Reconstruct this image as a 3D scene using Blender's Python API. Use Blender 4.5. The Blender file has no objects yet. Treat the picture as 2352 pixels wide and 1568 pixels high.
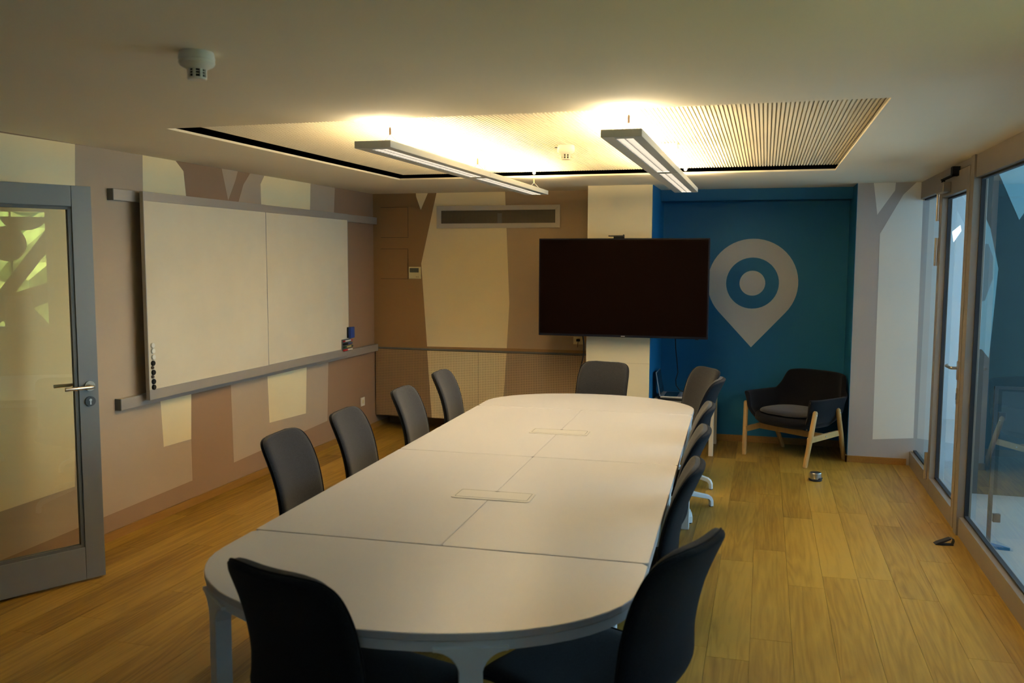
import bpy, bmesh, math, random
from mathutils import Vector, Matrix
random.seed(7)
PI = math.pi
sc = bpy.context.scene
COL = sc.collection

# ------------------------------------------------------------------ camera
PW, PH, FPX = 2352.0, 1568.0, 2031.63
YAW, PITCH, ROLL, CAMH = 0.27775, 0.09255, 0.0040, 1.6995
_cy, _sy, _cp, _sp = math.cos(YAW), math.sin(YAW), math.cos(PITCH), math.sin(PITCH)
FW = Vector((-_sy*_cp, _cy*_cp, -_sp))
_rt = Vector((_cy, _sy, 0))
_up = _rt.cross(FW)
RT = _rt*math.cos(ROLL) + _up*math.sin(ROLL)
UP = -_rt*math.sin(ROLL) + _up*math.cos(ROLL)
CAM = Vector((0, 0, CAMH))
cd = bpy.data.cameras.new('camera')
cam = bpy.data.objects.new('camera', cd)
COL.objects.link(cam)
cam.matrix_world = Matrix(((RT.x, UP.x, -FW.x, CAM.x), (RT.y, UP.y, -FW.y, CAM.y), (RT.z, UP.z, -FW.z, CAM.z), (0, 0, 0, 1)))
cd.sensor_width = 36.0
cd.lens = FPX/PW*36.0
cd.clip_start = 0.05
cd.dof.use_dof = True
cd.dof.focus_distance = 6.8
cd.dof.aperture_fstop = 4.5
sc.camera = cam

# ------------------------------------------------------------------ world and exposure
wd = bpy.data.worlds.new('world')
sc.world = wd
wd.use_nodes = True
bgn = wd.node_tree.nodes['Background']
bgn.inputs[0].default_value = (0.46, 0.75, 1.0, 1)
bgn.inputs[1].default_value = 4.8
sl_ = bpy.data.lights.new('sun', 'SUN')
sl_.energy = 26.0
sl_.color = (1.0, 0.95, 0.85)
sl_.angle = 0.009
sun = bpy.data.objects.new('sun', sl_)
COL.objects.link(sun)
sun.rotation_euler = (math.radians(6), math.radians(-28), 0)     # high, from over the roof on the whiteboard side
sc.view_settings.view_transform = 'Standard'
sc.view_settings.look = 'None'
sc.view_settings.gamma = 1.0
sc.view_settings.use_curve_mapping = False
sc.view_settings.exposure = 0.96
LAMP_COL = (1.0, 0.735, 0.36)
LAMP_UP, LAMP_DOWN = 108.0, 21.0

# ------------------------------------------------------------------ room numbers
XL, YB, XR, YR, H = -3.7545, 8.1274, 1.2064, 7.8953, 2.3366
COLX0, COLX1, COLY = -1.50, -0.942, 7.65      # column
ALX, ALY = 0.712, 8.50                         # alcove right side, back
YF = -1.6                                      # wall behind the camera
RX0, RX1, RY0, RY1 = -2.8732, 0.4562, 3.8162, 6.7388


def bp(x, y, ax, v):
    """photo pixel -> point on the axis-aligned plane it touches"""
    d = FW + RT*((x-PW/2)/FPX) - UP*((y-PH/2)/FPX)
    t = (v-CAM[ax])/d[ax]
    return CAM + d*t


# ------------------------------------------------------------------ materials
def lin(c):
    return tuple(((v/12.92) if v <= 0.04045 else ((v+0.055)/1.055)**2.4) for v in c)


MATS = {}


def mat(name, col, rough=0.6, metal=0.0, noise=0.0, nscale=20.0, bump=0.0, bscale=200.0, spec=0.5, sheen=0.0):
    if name in MATS:
        return MATS[name]
    m = bpy.data.materials.new(name)
    m.use_nodes = True
    nt = m.node_tree
    b = nt.nodes['Principled BSDF']
    b.inputs['Base Color'].default_value = (*col, 1)
    b.inputs['Roughness'].default_value = rough
    b.inputs['Metallic'].default_value = metal
    b.inputs['Specular IOR Level'].default_value = spec
    if sheen:
        b.inputs['Sheen Weight'].default_value = sheen
        b.inputs['Sheen Roughness'].default_value = 0.5
    if noise or bump:
        tc = nt.nodes.new('ShaderNodeTexCoord')
    if noise:
        n = nt.nodes.new('ShaderNodeTexNoise')
        n.inputs['Scale'].default_value = nscale
        n.inputs['Detail'].default_value = 4
        nt.links.new(tc.outputs['Object'], n.inputs['Vector'])
        r = nt.nodes.new('ShaderNodeMapRange')
        r.inputs[1].default_value, r.inputs[2].default_value = 0.3, 0.7
        r.inputs[3].default_value, r.inputs[4].default_value = 1-noise, 1+noise
        nt.links.new(n.outputs['Fac'], r.inputs[0])
        mx = nt.nodes.new('ShaderNodeVectorMath')
        mx.operation = 'SCALE'
        mx.inputs[0].default_value = col
        nt.links.new(r.outputs[0], mx.inputs['Scale'])
        nt.links.new(mx.outputs[0], b.inputs['Base Color'])
    if bump:
        n2 = nt.nodes.new('ShaderNodeTexNoise')
        n2.inputs['Scale'].default_value = bscale
        nt.links.new(tc.outputs['Object'], n2.inputs['Vector'])
        bn = nt.nodes.new('ShaderNodeBump')
        bn.inputs['Strength'].default_value = bump
        bn.inputs['Distance'].default_value = 0.002
        nt.links.new(n2.outputs['Fac'], bn.inputs['Height'])
        nt.links.new(bn.outputs[0], b.inputs['Normal'])
    MATS[name] = m
    return m


def emit(name, col, s):
    m = bpy.data.materials.new(name)
    m.use_nodes = True
    nt = m.node_tree
    nt.nodes.remove(nt.nodes['Principled BSDF'])
    e = nt.nodes.new('ShaderNodeEmission')
    e.inputs[0].default_value = (*col, 1)
    e.inputs[1].default_value = s
    nt.links.new(e.outputs[0], nt.nodes['Material Output'].inputs[0])
    MATS[name] = m
    return m


def glass(name, tint, refl=1.0):
    """thin pane: clear transmission plus a Fresnel mirror"""
    m = bpy.data.materials.new(name)
    m.use_nodes = True
    nt = m.node_tree
    nt.nodes.remove(nt.nodes['Principled BSDF'])
    t = nt.nodes.new('ShaderNodeBsdfTransparent')
    t.inputs[0].default_value = (*tint, 1)
    g = nt.nodes.new('ShaderNodeBsdfGlossy')
    g.inputs['Roughness'].default_value = 0.0
    g.inputs[0].default_value = (refl, refl, refl, 1)
    lw = nt.nodes.new('ShaderNodeLayerWeight')       # facing = 1 - |cos|, the same from both sides
    lw.inputs['Blend'].default_value = 0.5
    pw = nt.nodes.new('ShaderNodeMath')
    pw.operation = 'POWER'
    pw.inputs[1].default_value = 5.0
    nt.links.new(lw.outputs['Facing'], pw.inputs[0])
    f = nt.nodes.new('ShaderNodeMath')
    f.operation = 'MULTIPLY_ADD'
    f.inputs[1].default_value = 0.90
    f.inputs[2].default_value = 0.078
    nt.links.new(pw.outputs[0], f.inputs[0])
    mx = nt.nodes.new('ShaderNodeMixShader')
    nt.links.new(f.outputs[0], mx.inputs[0])
    nt.links.new(t.outputs[0], mx.inputs[1])
    nt.links.new(g.outputs[0], mx.inputs[2])
    nt.links.new(mx.outputs[0], nt.nodes['Material Output'].inputs[0])
    MATS[name] = m
    return m


CREAM, GREIGE, TAUPE, BROWN, CLAY = (0.80, 0.665, 0.395), (0.405, 0.315, 0.225), (0.37, 0.275, 0.175), (0.245, 0.150, 0.068), (0.262, 0.170, 0.104)
for nm, c in (('cream', CREAM), ('greige', GREIGE), ('taupe', TAUPE), ('brown', BROWN), ('clay', CLAY)):
    mat(nm, c, 0.75, noise=0.02, nscale=3, bump=0.05, bscale=350, spec=0.3)
mat('white_paint', (0.73, 0.64, 0.43), 0.8, noise=0.015, nscale=2, spec=0.25)
mat('ceiling_paint', (0.78, 0.71, 0.55), 0.85, noise=0.02, nscale=1.5, spec=0.2)
mat('cool_white', (0.68, 0.68, 0.64), 0.75, noise=0.015, nscale=2, spec=0.3)
mat('cool_greige', (0.36, 0.345, 0.34), 0.75, noise=0.015, nscale=2, spec=0.3)
mat('blue_paint', (0.005, 0.108, 0.235), 0.6, noise=0.02, nscale=3, bump=0.04, bscale=350, spec=0.3)
mat('pin_grey', (0.50, 0.49, 0.44), 0.7, spec=0.3)
mat('black_void', (0.004, 0.004, 0.004), 1.0, spec=0.0)
mat('slat_paint', (0.76, 0.70, 0.55), 0.8, spec=0.2)
mat('slat_groove', (0.50, 0.45, 0.34), 0.9, spec=0.1)
mat('aluminium', (0.36, 0.325, 0.28), 0.42, 0.35, noise=0.02, nscale=8)
mat('partition_alu', (0.235, 0.200, 0.160), 0.42, 0.3, noise=0.02, nscale=8)
mat('vent_alu', (0.50, 0.45, 0.37), 0.5, 0.1)
mat('grey_frame', (0.20, 0.205, 0.20), 0.45, 0.25, noise=0.02, nscale=6)
mat('bead', (0.10, 0.105, 0.10), 0.5)
mat('gasket', (0.006, 0.007, 0.010), 0.6)
mat('steel', (0.62, 0.54, 0.44), 0.28, 0.95)
mat('dark_steel', (0.09, 0.09, 0.09), 0.4, 0.6)
mat('board_white', (0.68, 0.585, 0.42), 0.22, noise=0.035, nscale=3.0)
mat('table_white', (0.465, 0.458, 0.462), 0.33, noise=0.01, nscale=3)
mat('table_frame', (0.56, 0.60, 0.62), 0.45)
mat('lid_white', (0.47, 0.46, 0.43), 0.4)
mat('chair_base', (0.60, 0.66, 0.70), 0.4)
mat('fabric_grey', (0.021, 0.0225, 0.028), 0.95, noise=0.38, nscale=230, bump=0.5, bscale=600, spec=0.1, sheen=0.14)
mat('fabric_shell', (0.0105, 0.0115, 0.015), 0.95, noise=0.3, nscale=230, bump=0.4, bscale=600, spec=0.08, sheen=0.05)
mat('fabric_black', (0.0085, 0.0085, 0.0105), 0.95, noise=0.25, nscale=220, bump=0.5, bscale=500, spec=0.08, sheen=0.06)
mat('fabric_cushion', (0.030, 0.030, 0.034), 0.95, noise=0.25, nscale=220, bump=0.5, bscale=500, spec=0.1, sheen=0.2)
mat('black_plastic', (0.006, 0.006, 0.008), 0.35)
mat('matt_black', (0.008, 0.008, 0.008), 0.8, spec=0.2)
mat('tv_screen', (0.0055, 0.0026, 0.0018), 0.3, spec=0.015)
mat('tv_bezel', (0.004, 0.006, 0.014), 0.5, spec=0.15)
mat('silver', (0.60, 0.60, 0.58), 0.35, 0.7)
mat('plastic_white', (0.70, 0.66, 0.56), 0.5)
mat('plastic_cream', (0.62, 0.54, 0.30), 0.5)
mat('lcd', (0.05, 0.055, 0.035), 0.3)
mat('mesh_dark', (0.028, 0.022, 0.014), 0.7)
mat('red', (0.45, 0.010, 0.012), 0.4)
mat('green', (0.004, 0.055, 0.016), 0.4)
mat('blue', (0.004, 0.035, 0.20), 0.6)
mat('yellow_label', (0.55, 0.45, 0.16), 0.5)
mat('white_label', (0.70, 0.64, 0.52), 0.5)
mat('magnet_brown', (0.07, 0.04, 0.018), 0.5)
mat('laptop_dark', (0.012, 0.030, 0.045), 0.25)
mat('laptop_silver', (0.42, 0.43, 0.44), 0.35, 0.7)
mat('desk_top', (0.16, 0.15, 0.13), 0.5)
mat('desk_leg', (0.62, 0.52, 0.36), 0.5)
mat('rubber', (0.008, 0.008, 0.010), 0.6)
mat('brushed', (0.42, 0.40, 0.37), 0.32, 0.95)
mat('corridor_floor', (0.27, 0.30, 0.31), 0.4, noise=0.05, nscale=3)
mat('corridor_white', (0.42, 0.45, 0.46), 0.8)
mat('corridor_teal', (0.20, 0.36, 0.40), 0.8)
mat('corridor_tree', (0.018, 0.045, 0.052), 0.8)
mat('corridor_disc', (0.12, 0.18, 0.20), 0.8)
mat('plate_blue', (0.02, 0.14, 0.28), 0.4)
mat('clamp', (0.10, 0.12, 0.13), 0.4, 0.6)
mat('decal_brown', (0.16, 0.12, 0.08), 0.8)
mat('decal_grey', (0.34, 0.33, 0.38), 0.8)
mat('hedge', (0.34, 0.42, 0.08), 0.9, noise=0.5, nscale=9)
mat('ground_grey', (0.35, 0.36, 0.36), 0.9)
glass('pane_glass', (0.90, 0.97, 0.97))
glass('door_glass', (0.80, 0.80, 0.72))
emit('tube_light', (1.0, 0.85, 0.62), LAMP_DOWN)
emit('up_light', LAMP_COL, LAMP_UP)
emit('day_pane', (0.75, 0.95, 1.0), 2.2)
mat('louvre', (0.040, 0.041, 0.044), 0.5)
mat('lamp_body', (0.46, 0.46, 0.42), 0.5)


def wood(name, base, dark, sx=14.0, sy=1.0, axis='Y', rnd=True, k=1.0, rough=0.42):
    """oak-like boards: long streaks, cathedral figure and an even tone that differs per board"""
    m = bpy.data.materials.new(name)
    m.use_nodes = True
    nt = m.node_tree
    b = nt.nodes['Principled BSDF']
    tc = nt.nodes.new('ShaderNodeTexCoord')
    oi = nt.nodes.new('ShaderNodeObjectInfo')
    add = nt.nodes.new('ShaderNodeVectorMath')
    add.operation = 'ADD'
    cmb = nt.nodes.new('ShaderNodeCombineXYZ')
    mul = nt.nodes.new('ShaderNodeMath')
    mul.operation = 'MULTIPLY'
    mul.inputs[1].default_value = 37.0 if rnd else 0.0
    nt.links.new(oi.outputs['Random'], mul.inputs[0])
    nt.links.new(mul.outputs[0], cmb.inputs[0])
    nt.links.new(mul.outputs[0], cmb.inputs[1])
    nt.links.new(mul.outputs[0], cmb.inputs[2])
    nt.links.new(tc.outputs['Object'], add.inputs[0])
    nt.links.new(cmb.outputs[0], add.inputs[1])
    mp = nt.nodes.new('ShaderNodeMapping')
    sc3 = {'Y': (sx, sy, sx), 'X': (sy, sx, sx), 'Z': (sx, sx, sy)}[axis]
    mp.inputs['Scale'].default_value = sc3
    nt.links.new(add.outputs[0], mp.inputs[0])
    # figure: rings of a slow noise
    n1 = nt.nodes.new('ShaderNodeTexNoise')
    n1.inputs['Scale'].default_value = 0.55
    n1.inputs['Detail'].default_value = 3
    n1.inputs['Distortion'].default_value = 0.6
    nt.links.new(mp.outputs[0], n1.inputs['Vector'])
    ring = nt.nodes.new('ShaderNodeMath')
    ring.operation = 'MULTIPLY'
    ring.inputs[1].default_value = 11.0
    nt.links.new(n1.outputs['Fac'], ring.inputs[0])
    fr = nt.nodes.new('ShaderNodeMath')
    fr.operation = 'PINGPONG'
    fr.inputs[1].default_value = 0.5
    nt.links.new(ring.outputs[0], fr.inputs[0])
    # fine streaks
    n2 = nt.nodes.new('ShaderNodeTexNoise')
    n2.inputs['Scale'].default_value = 6.0
    n2.inputs['Detail'].default_value = 5
    nt.links.new(mp.outputs[0], n2.inputs['Vector'])
    # broad patches
    n3 = nt.nodes.new('ShaderNodeTexNoise')
    n3.inputs['Scale'].default_value = 0.22
    nt.links.new(mp.outputs[0], n3.inputs['Vector'])

    def madd(a, s, o):
        q = nt.nodes.new('ShaderNodeMath')
        q.operation = 'MULTIPLY_ADD'
        q.inputs[1].default_value = s
        q.inputs[2].default_value = o
        nt.links.new(a, q.inputs[0])
        return q.outputs[0]

    def plus(a, c):
        q = nt.nodes.new('ShaderNodeMath')
        q.operation = 'ADD'
        nt.links.new(a, q.inputs[0])
        nt.links.new(c, q.inputs[1])
        return q.outputs[0]
    tot = plus(plus(madd(fr.outputs[0], 0.55*k, 0.10), madd(n2.outputs['Fac'], 0.7*k, -0.30*k)),
               plus(madd(n3.outputs['Fac'], 0.9*k, -0.40*k), madd(oi.outputs['Random'], 0.45 if rnd else 0.0, 0.0)))
    ramp = nt.nodes.new('ShaderNodeValToRGB')
    ramp.color_ramp.elements[0].color = (*dark, 1)
    ramp.color_ramp.elements[0].position = 0.1
    ramp.color_ramp.elements[1].color = (*base, 1)
    ramp.color_ramp.elements[1].position = 0.85
    nt.links.new(tot, ramp.inputs[0])
    nt.links.new(ramp.outputs[0], b.inputs['Base Color'])
    b.inputs['Roughness'].default_value = rough
    b.inputs['Specular IOR Level'].default_value = 0.35
    MATS[name] = m
    return m


wood('oak_floor', (0.37, 0.222, 0.034), (0.165, 0.085, 0.007), sx=11.0, sy=0.62, k=1.1)
wood('oak_trim', (0.33, 0.18, 0.045), (0.23, 0.115, 0.024), rnd=False, k=0.7)
wood('ash_leg', (0.56, 0.35, 0.13), (0.38, 0.21, 0.07), sx=30, sy=2, axis='Z', k=0.6)


def pegmat(name, col, hole):
    m = bpy.data.materials.new(name)
    m.use_nodes = True
    nt = m.node_tree
    b = nt.nodes['Principled BSDF']
    b.inputs['Roughness'].default_value = 0.7
    tc = nt.nodes.new('ShaderNodeTexCoord')
    sc1 = nt.nodes.new('ShaderNodeVectorMath')
    sc1.operation = 'SCALE'
    sc1.inputs['Scale'].default_value = 1/0.0165
    nt.links.new(tc.outputs['Object'], sc1.inputs[0])
    fr = nt.nodes.new('ShaderNodeVectorMath')
    fr.operation = 'FRACTION'
    nt.links.new(sc1.outputs[0], fr.inputs[0])
    sub = nt.nodes.new('ShaderNodeVectorMath')
    sub.operation = 'SUBTRACT'
    sub.inputs[1].default_value = (0.5, 0.5, 0.5)
    nt.links.new(fr.outputs[0], sub.inputs[0])
    mm = nt.nodes.new('ShaderNodeVectorMath')
    mm.operation = 'MULTIPLY'
    mm.inputs[1].default_value = (1, 0, 1)
    nt.links.new(sub.outputs[0], mm.inputs[0])
    ln = nt.nodes.new('ShaderNodeVectorMath')
    ln.operation = 'LENGTH'
    nt.links.new(mm.outputs[0], ln.inputs[0])
    lt = nt.nodes.new('ShaderNodeMath')
    lt.operation = 'LESS_THAN'
    lt.inputs[1].default_value = 0.24
    nt.links.new(ln.outputs['Value'], lt.inputs[0])
    mx = nt.nodes.new('ShaderNodeMix')
    mx.data_type = 'RGBA'
    mx.inputs[6].default_value = (*col, 1)
    mx.inputs[7].default_value = (*hole, 1)
    nt.links.new(lt.outputs[0], mx.inputs[0])
    nt.links.new(mx.outputs[2], b.inputs['Base Color'])
    MATS[name] = m
    return m


pegmat('peg_brown', (0.29, 0.19, 0.10), (0.04, 0.027, 0.016))
pegmat('peg_cream', (0.80, 0.665, 0.395), (0.12, 0.09, 0.05))
pegmat('peg_taupe', (0.39, 0.29, 0.19), (0.06, 0.042, 0.025))


def meshgrid(name, base, line, pitch):
    m = bpy.data.materials.new(name)
    m.use_nodes = True
    nt = m.node_tree
    b = nt.nodes['Principled BSDF']
    b.inputs['Roughness'].default_value = 0.6
    tc = nt.nodes.new('ShaderNodeTexCoord')
    s = nt.nodes.new('ShaderNodeVectorMath')
    s.operation = 'SCALE'
    s.inputs['Scale'].default_value = 1/pitch
    nt.links.new(tc.outputs['Object'], s.inputs[0])
    f = nt.nodes.new('ShaderNodeVectorMath')
    f.operation = 'FRACTION'
    nt.links.new(s.outputs[0], f.inputs[0])
    sp = nt.nodes.new('ShaderNodeSeparateXYZ')
    nt.links.new(f.outputs[0], sp.inputs[0])
    mn = nt.nodes.new('ShaderNodeMath')
    mn.operation = 'MINIMUM'
    nt.links.new(sp.outputs[0], mn.inputs[0])
    nt.links.new(sp.outputs[2], mn.inputs[1])
    lt = nt.nodes.new('ShaderNodeMath')
    lt.operation = 'LESS_THAN'
    lt.inputs[1].default_value = 0.22
    nt.links.new(mn.outputs[0], lt.inputs[0])
    mx = nt.nodes.new('ShaderNodeMix')
    mx.data_type = 'RGBA'
    mx.inputs[6].default_value = (*base, 1)
    mx.inputs[7].default_value = (*line, 1)
    nt.links.new(lt.outputs[0], mx.inputs[0])
    nt.links.new(mx.outputs[2], b.inputs['Base Color'])
    MATS[name] = m


meshgrid('grille_mesh', (0.012, 0.010, 0.006), (0.17, 0.13, 0.075), 0.0125)


# ------------------------------------------------------------------ mesh helpers
class MB:
    def __init__(s):
        s.v, s.f, s.m = [], [], []

    def add(s, vs, fs, mi=0, M=None):
        o = len(s.v)
        for p in vs:
            p = Vector(p)
            s.v.append(M @ p if M else p)
        for f in fs:
            s.f.append([i+o for i in f])
            s.m.append(mi)
        return s

    def box(s, x0, x1, y0, y1, z0, z1, mi=0, M=None):
        vs = [(x, y, z) for z in (z0, z1) for y in (y0, y1) for x in (x0, x1)]
        return s.add(vs, [(0, 2, 3, 1), (4, 5, 7, 6), (0, 1, 5, 4), (2, 6, 7, 3), (0, 4, 6, 2), (1, 3, 7, 5)], mi, M)

    def prism(s, poly, a0, a1, to3, mi=0, M=None):
        """poly: 2D outline, to3(u,v,w) -> point, extruded from w=a0 to a1"""
        n = len(poly)
        vs = [to3(u, v, a0) for u, v in poly] + [to3(u, v, a1) for u, v in poly]
        fs = [tuple(range(n)), tuple(range(2*n-1, n-1, -1))]
        fs += [(i, i+n, (i+1) % n+n, (i+1) % n) for i in range(n)]
        return s.add(vs, fs, mi, M)

    def lathe(s, prof, c=(0, 0, 0), n=24, mi=0, M=None):
        vs, fs = [], []
        for r, z in prof:
            for k in range(n):
                a = 2*PI*k/n
                vs.append((c[0]+r*math.cos(a), c[1]+r*math.sin(a), c[2]+z))
        for j in range(len(prof)-1):
            for k in range(n):
                fs.append((j*n+k, j*n+(k+1) % n, (j+1)*n+(k+1) % n, (j+1)*n+k))
        fs.append(tuple(range(n-1, -1, -1)))
        fs.append(tuple((len(prof)-1)*n+k for k in range(n)))
        return s.add(vs, fs, mi, M)

    def tube(s, pts, r, n=8, mi=0, M=None):
        pts = [Vector(p) for p in pts]
        rs = r if isinstance(r, (list, tuple)) else [r]*len(pts)
        vs, fs = [], []
        ref = None
        for i, p in enumerate(pts):
            t = (pts[min(i+1, len(pts)-1)] - pts[max(i-1, 0)]).normalized()
            if ref is None:
                ref = Vector((0, 0, 1)) if abs(t.z) < 0.9 else Vector((1, 0, 0))
            a = ref - t*ref.dot(t)
            a.normalize()
            b = t.cross(a)
            ref = a
            for k in range(n):
                an = 2*PI*k/n
                vs.append(p + (a*math.cos(an) + b*math.sin(an))*rs[i])
        for i in range(len(pts)-1):
            for k in range(n):
                fs.append((i*n+k, i*n+(k+1) % n, (i+1)*n+(k+1) % n, (i+1)*n+k))
        fs.append(tuple(range(n-1, -1, -1)))
        fs.append(tuple((len(pts)-1)*n+k for k in range(n)))
        return s.add(vs, fs, mi, M)

    def mesh(s, name, off=None, smooth=False):
        me = bpy.data.meshes.new(name)
        vs = [tuple(v-off) if off is not None else tuple(v) for v in s.v]
        me.from_pydata(vs, [], s.f)
        me.polygons.foreach_set('material_index', s.m)
        bm = bmesh.new()
        bm.from_mesh(me)
        bmesh.ops.recalc_face_normals(bm, faces=bm.faces)
        bm.to_mesh(me)
        bm.free()
        if smooth:
            me.polygons.foreach_set('use_smooth', [True]*len(me.polygons))
        me.update()
        return me


def obj(name, mb, mats, parent=None, local=False, smooth=False, bevel=0.0, seg=2, sub=0, kind=None, angle=None):
    """link one mesh; world coordinates unless local; parented without moving"""
    off = None
    if parent is not None and not local:
        off = world_loc(parent)
    me = mb.mesh(name, off, smooth)
    for k in (mats if isinstance(mats, (list, tuple)) else [mats]):
        me.materials.append(MATS[k])
    o = bpy.data.objects.new(name, me)
    COL.objects.link(o)
    if parent is not None:
        o.parent = parent
    if bevel:
        md = o.modifiers.new('bevel', 'BEVEL')
        md.width = bevel
        md.segments = seg
        md.limit_method = 'ANGLE'
        md.angle_limit = 0.6
    if sub:
        md = o.modifiers.new('sub', 'SUBSURF')
        md.levels = md.render_levels = sub
    if angle is not None:
        me.polygons.foreach_set('use_smooth', [True]*len(me.polygons))
        me.set_sharp_from_angle(angle=angle)
    if kind:
        o['kind'] = kind
    return o


def world_loc(o):
    v = Vector(o.location)
    while o.parent is not None:
        o = o.parent
        v += Vector(o.location)
    return v


def thing(name, label, cat, loc=(0, 0, 0), rotz=0.0, group=None):
    o = bpy.data.objects.new(name, None)
    o.empty_display_size = 0.1
    COL.objects.link(o)
    o.location = loc
    o.rotation_euler = (0, 0, rotz)
    o['label'] = label
    o['category'] = cat
    if group:
        o['group'] = group
    return o


def tag(o, label, cat, group=None):
    o['label'] = label
    o['category'] = cat
    if group:
        o['group'] = group
    return o


def copy_tree(o, parent=None):
    c = o.copy()
    COL.objects.link(c)
    c.parent = parent
    for ch in list(o.children):
        copy_tree(ch, c)
    return c


def X3(u, v, w):      # outline in (y,z), extruded along x
    return (w, u, v)


def Y3(u, v, w):      # outline in (x,z), extruded along y
    return (u, w, v)


def Z3(u, v, w):
    return (u, v, w)


def rrect(x0, x1, y0, y1, r, n=5):
    out = []
    for cx, cy, a0 in ((x1-r, y1-r, 0), (x0+r, y1-r, 90), (x0+r, y0+r, 180), (x1-r, y0+r, 270)):
        for k in range(n+1):
            a = math.radians(a0+90*k/n)
            out.append((cx+r*math.cos(a), cy+r*math.sin(a)))
    return out


# ================================================================== SETTING
# ---- floor with planks
fl = obj('floor', MB().box(XL-0.4, XR+0.06, YF, 8.9, -0.10, -0.011), 'oak_trim', kind='structure')
PWD, PLEN = 0.181, 1.29
pm = MB().box(-PWD/2+0.0007, PWD/2-0.0007, -PLEN/2+0.0007, PLEN/2-0.0007, -0.012, 0.0)
plank_me = pm.mesh('plank')
plank_me.materials.append(MATS['oak_floor'])
x = -0.018 - PWD/2 - 21*PWD
row = 0
while x - PWD/2 < XR:
    y = 0.6 - random.random()*PLEN
    while y - PLEN/2 < 8.7:
        xa, xb = max(x-PWD/2, XL), min(x+PWD/2, XR+0.02)
        if xb-xa > 0.02:
            if xb-xa > PWD-0.001:
                me = plank_me
                px = x
            else:
                me = MB().box(-(xb-xa)/2+0.0007, (xb-xa)/2-0.0007, -PLEN/2+0.0007, PLEN/2-0.0007, -0.012, 0.0).mesh('plank')
                me.materials.append(MATS['oak_floor'])
                px = (xa+xb)/2
            o = bpy.data.objects.new('plank', me)
            COL.objects.link(o)
            o.location = (px, y, 0)
            o.parent = fl
        y += PLEN
    x += PWD
    row += 1

# ---- ceiling slab with the rectangular opening, plenum above
CT = 0.012
c = MB()
for (x0, x1, y0, y1) in ((XL-0.1, RX0, YF, 8.9), (RX1, XR+0.1, YF, 8.9), (RX0, RX1, YF, RY0), (RX0, RX1, RY1, 8.9)):
    c.box(x0, x1, y0, y1, H, H+CT)
ceil = obj('ceiling', c, 'ceiling_paint', kind='structure')
pl = MB()
pl.box(XL-0.1, XR+0.1, YF, 8.9, H+0.30, H+0.34)
pl.box(XL-0.1, XL-0.06, YF, 8.9, H+CT, H+0.30)
pl.box(XR+0.06, XR+0.1, YF, 8.9, H+CT, H+0.30)
pl.box(XL-0.1, XR+0.1, 8.86, 8.9, H+CT, H+0.30)
pl.box(XL-0.1, XR+0.1, YF, YF+0.04, H+CT, H+0.30)
obj('plenum', pl, 'black_void', ceil)
PZ = H+0.035
GAP = 0.05
obj('panel_backing', MB().box(RX0+GAP, RX1+0.12, RY0-0.12, RY1-GAP, PZ+0.008, PZ+0.02), 'slat_groove', ceil)
sl = MB()
xs = RX0+GAP
while xs < RX1+0.11:
    sl.box(xs, xs+0.0118, RY0-0.12, RY1-GAP, PZ, PZ+0.008)
    xs += 0.0189
o = obj('slat', sl, 'slat_paint', ceil, kind='stuff')

# ---- walls
DY0, DY1, DZ = 2.22, 3.16, 2.10        # doorway in the left wall
wl = MB()
wl.box(XL-0.12, XL, YF, DY0, 0, H)
wl.box(XL-0.12, XL, DY1, YB+0.45, 0, H)
wl.box(XL-0.12, XL, DY0, DY1, DZ, H)
wall_left = obj('wall_left', wl, 'clay', kind='structure')
hw = MB()
hw.box(XL-1.40, XL-1.32, DY0-0.5, DY1+0.5, 0, H)
hw.box(XL-1.40, XL-0.12, DY0-0.58, DY0-0.5, 0, H)
hw.box(XL-1.40, XL-0.12, DY1+0.5, DY1+0.58, 0, H)
hw.box(XL-1.40, XL-0.12, DY0-0.58, DY1+0.58, H, H+0.06)
hw.box(XL-1.40, XL-0.12, DY0-0.58, DY1+0.58, -0.1, 0)
obj('wall_hallway', hw, 'white_paint', kind='structure')
FX0, FX1, FZ0, FZ1 = 0.40, 0.95, 1.05, 1.75       # window behind the camera
wf_ = MB()
wf_.box(XL-0.12, FX0, YF-0.1, YF, 0, H)
wf_.box(FX1, XR+0.1, YF-0.1, YF, 0, H)
wf_.box(FX0, FX1, YF-0.1, YF, 0, FZ0)
wf_.box(FX0, FX1, YF-0.1, YF, FZ1, H)
obj('wall_front', wf_, 'white_paint', kind='structure')
wf_ = MB()
for (xa, xb, za, zb_) in ((FX0-0.04, FX0+0.03, FZ0-0.04, FZ1+0.04), (FX1-0.03, FX1+0.04, FZ0-0.04, FZ1+0.04), (FX0, FX1, FZ0-0.04, FZ0+0.03), (FX0, FX1, FZ1-0.03, FZ1+0.04)):
    wf_.box(xa, xb, YF-0.06, YF+0.012, za, zb_)
win4 = obj('window_4', wf_, 'aluminium', kind='structure')
obj('pane', MB().add([(FX0, YF-0.03, FZ0), (FX1, YF-0.03, FZ0), (FX1, YF-0.03, FZ1), (FX0, YF-0.03, FZ1)], [(0, 1, 2, 3)]), 'pane_glass', win4)

PEGZ0, PEGZ1 = 0.132, 0.822
wb = MB()
wb.box(XL-0.12, COLX0+0.1, YB, YB+0.12, PEGZ1, H)
wb.box(XL-0.12, COLX0+0.1, YB+0.33, YB+0.45, 0, PEGZ1)
wb.box(XL-0.12, COLX0+0.1, YB+0.12, YB+0.45, PEGZ1, PEGZ1+0.05)
wall_back = obj('wall_back', wb, 'brown', kind='structure')
wall_column = obj('wall_column', MB().box(COLX0, COLX1, COLY, YB+0.45, 0, H), ['white_paint'], kind='structure')
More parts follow.
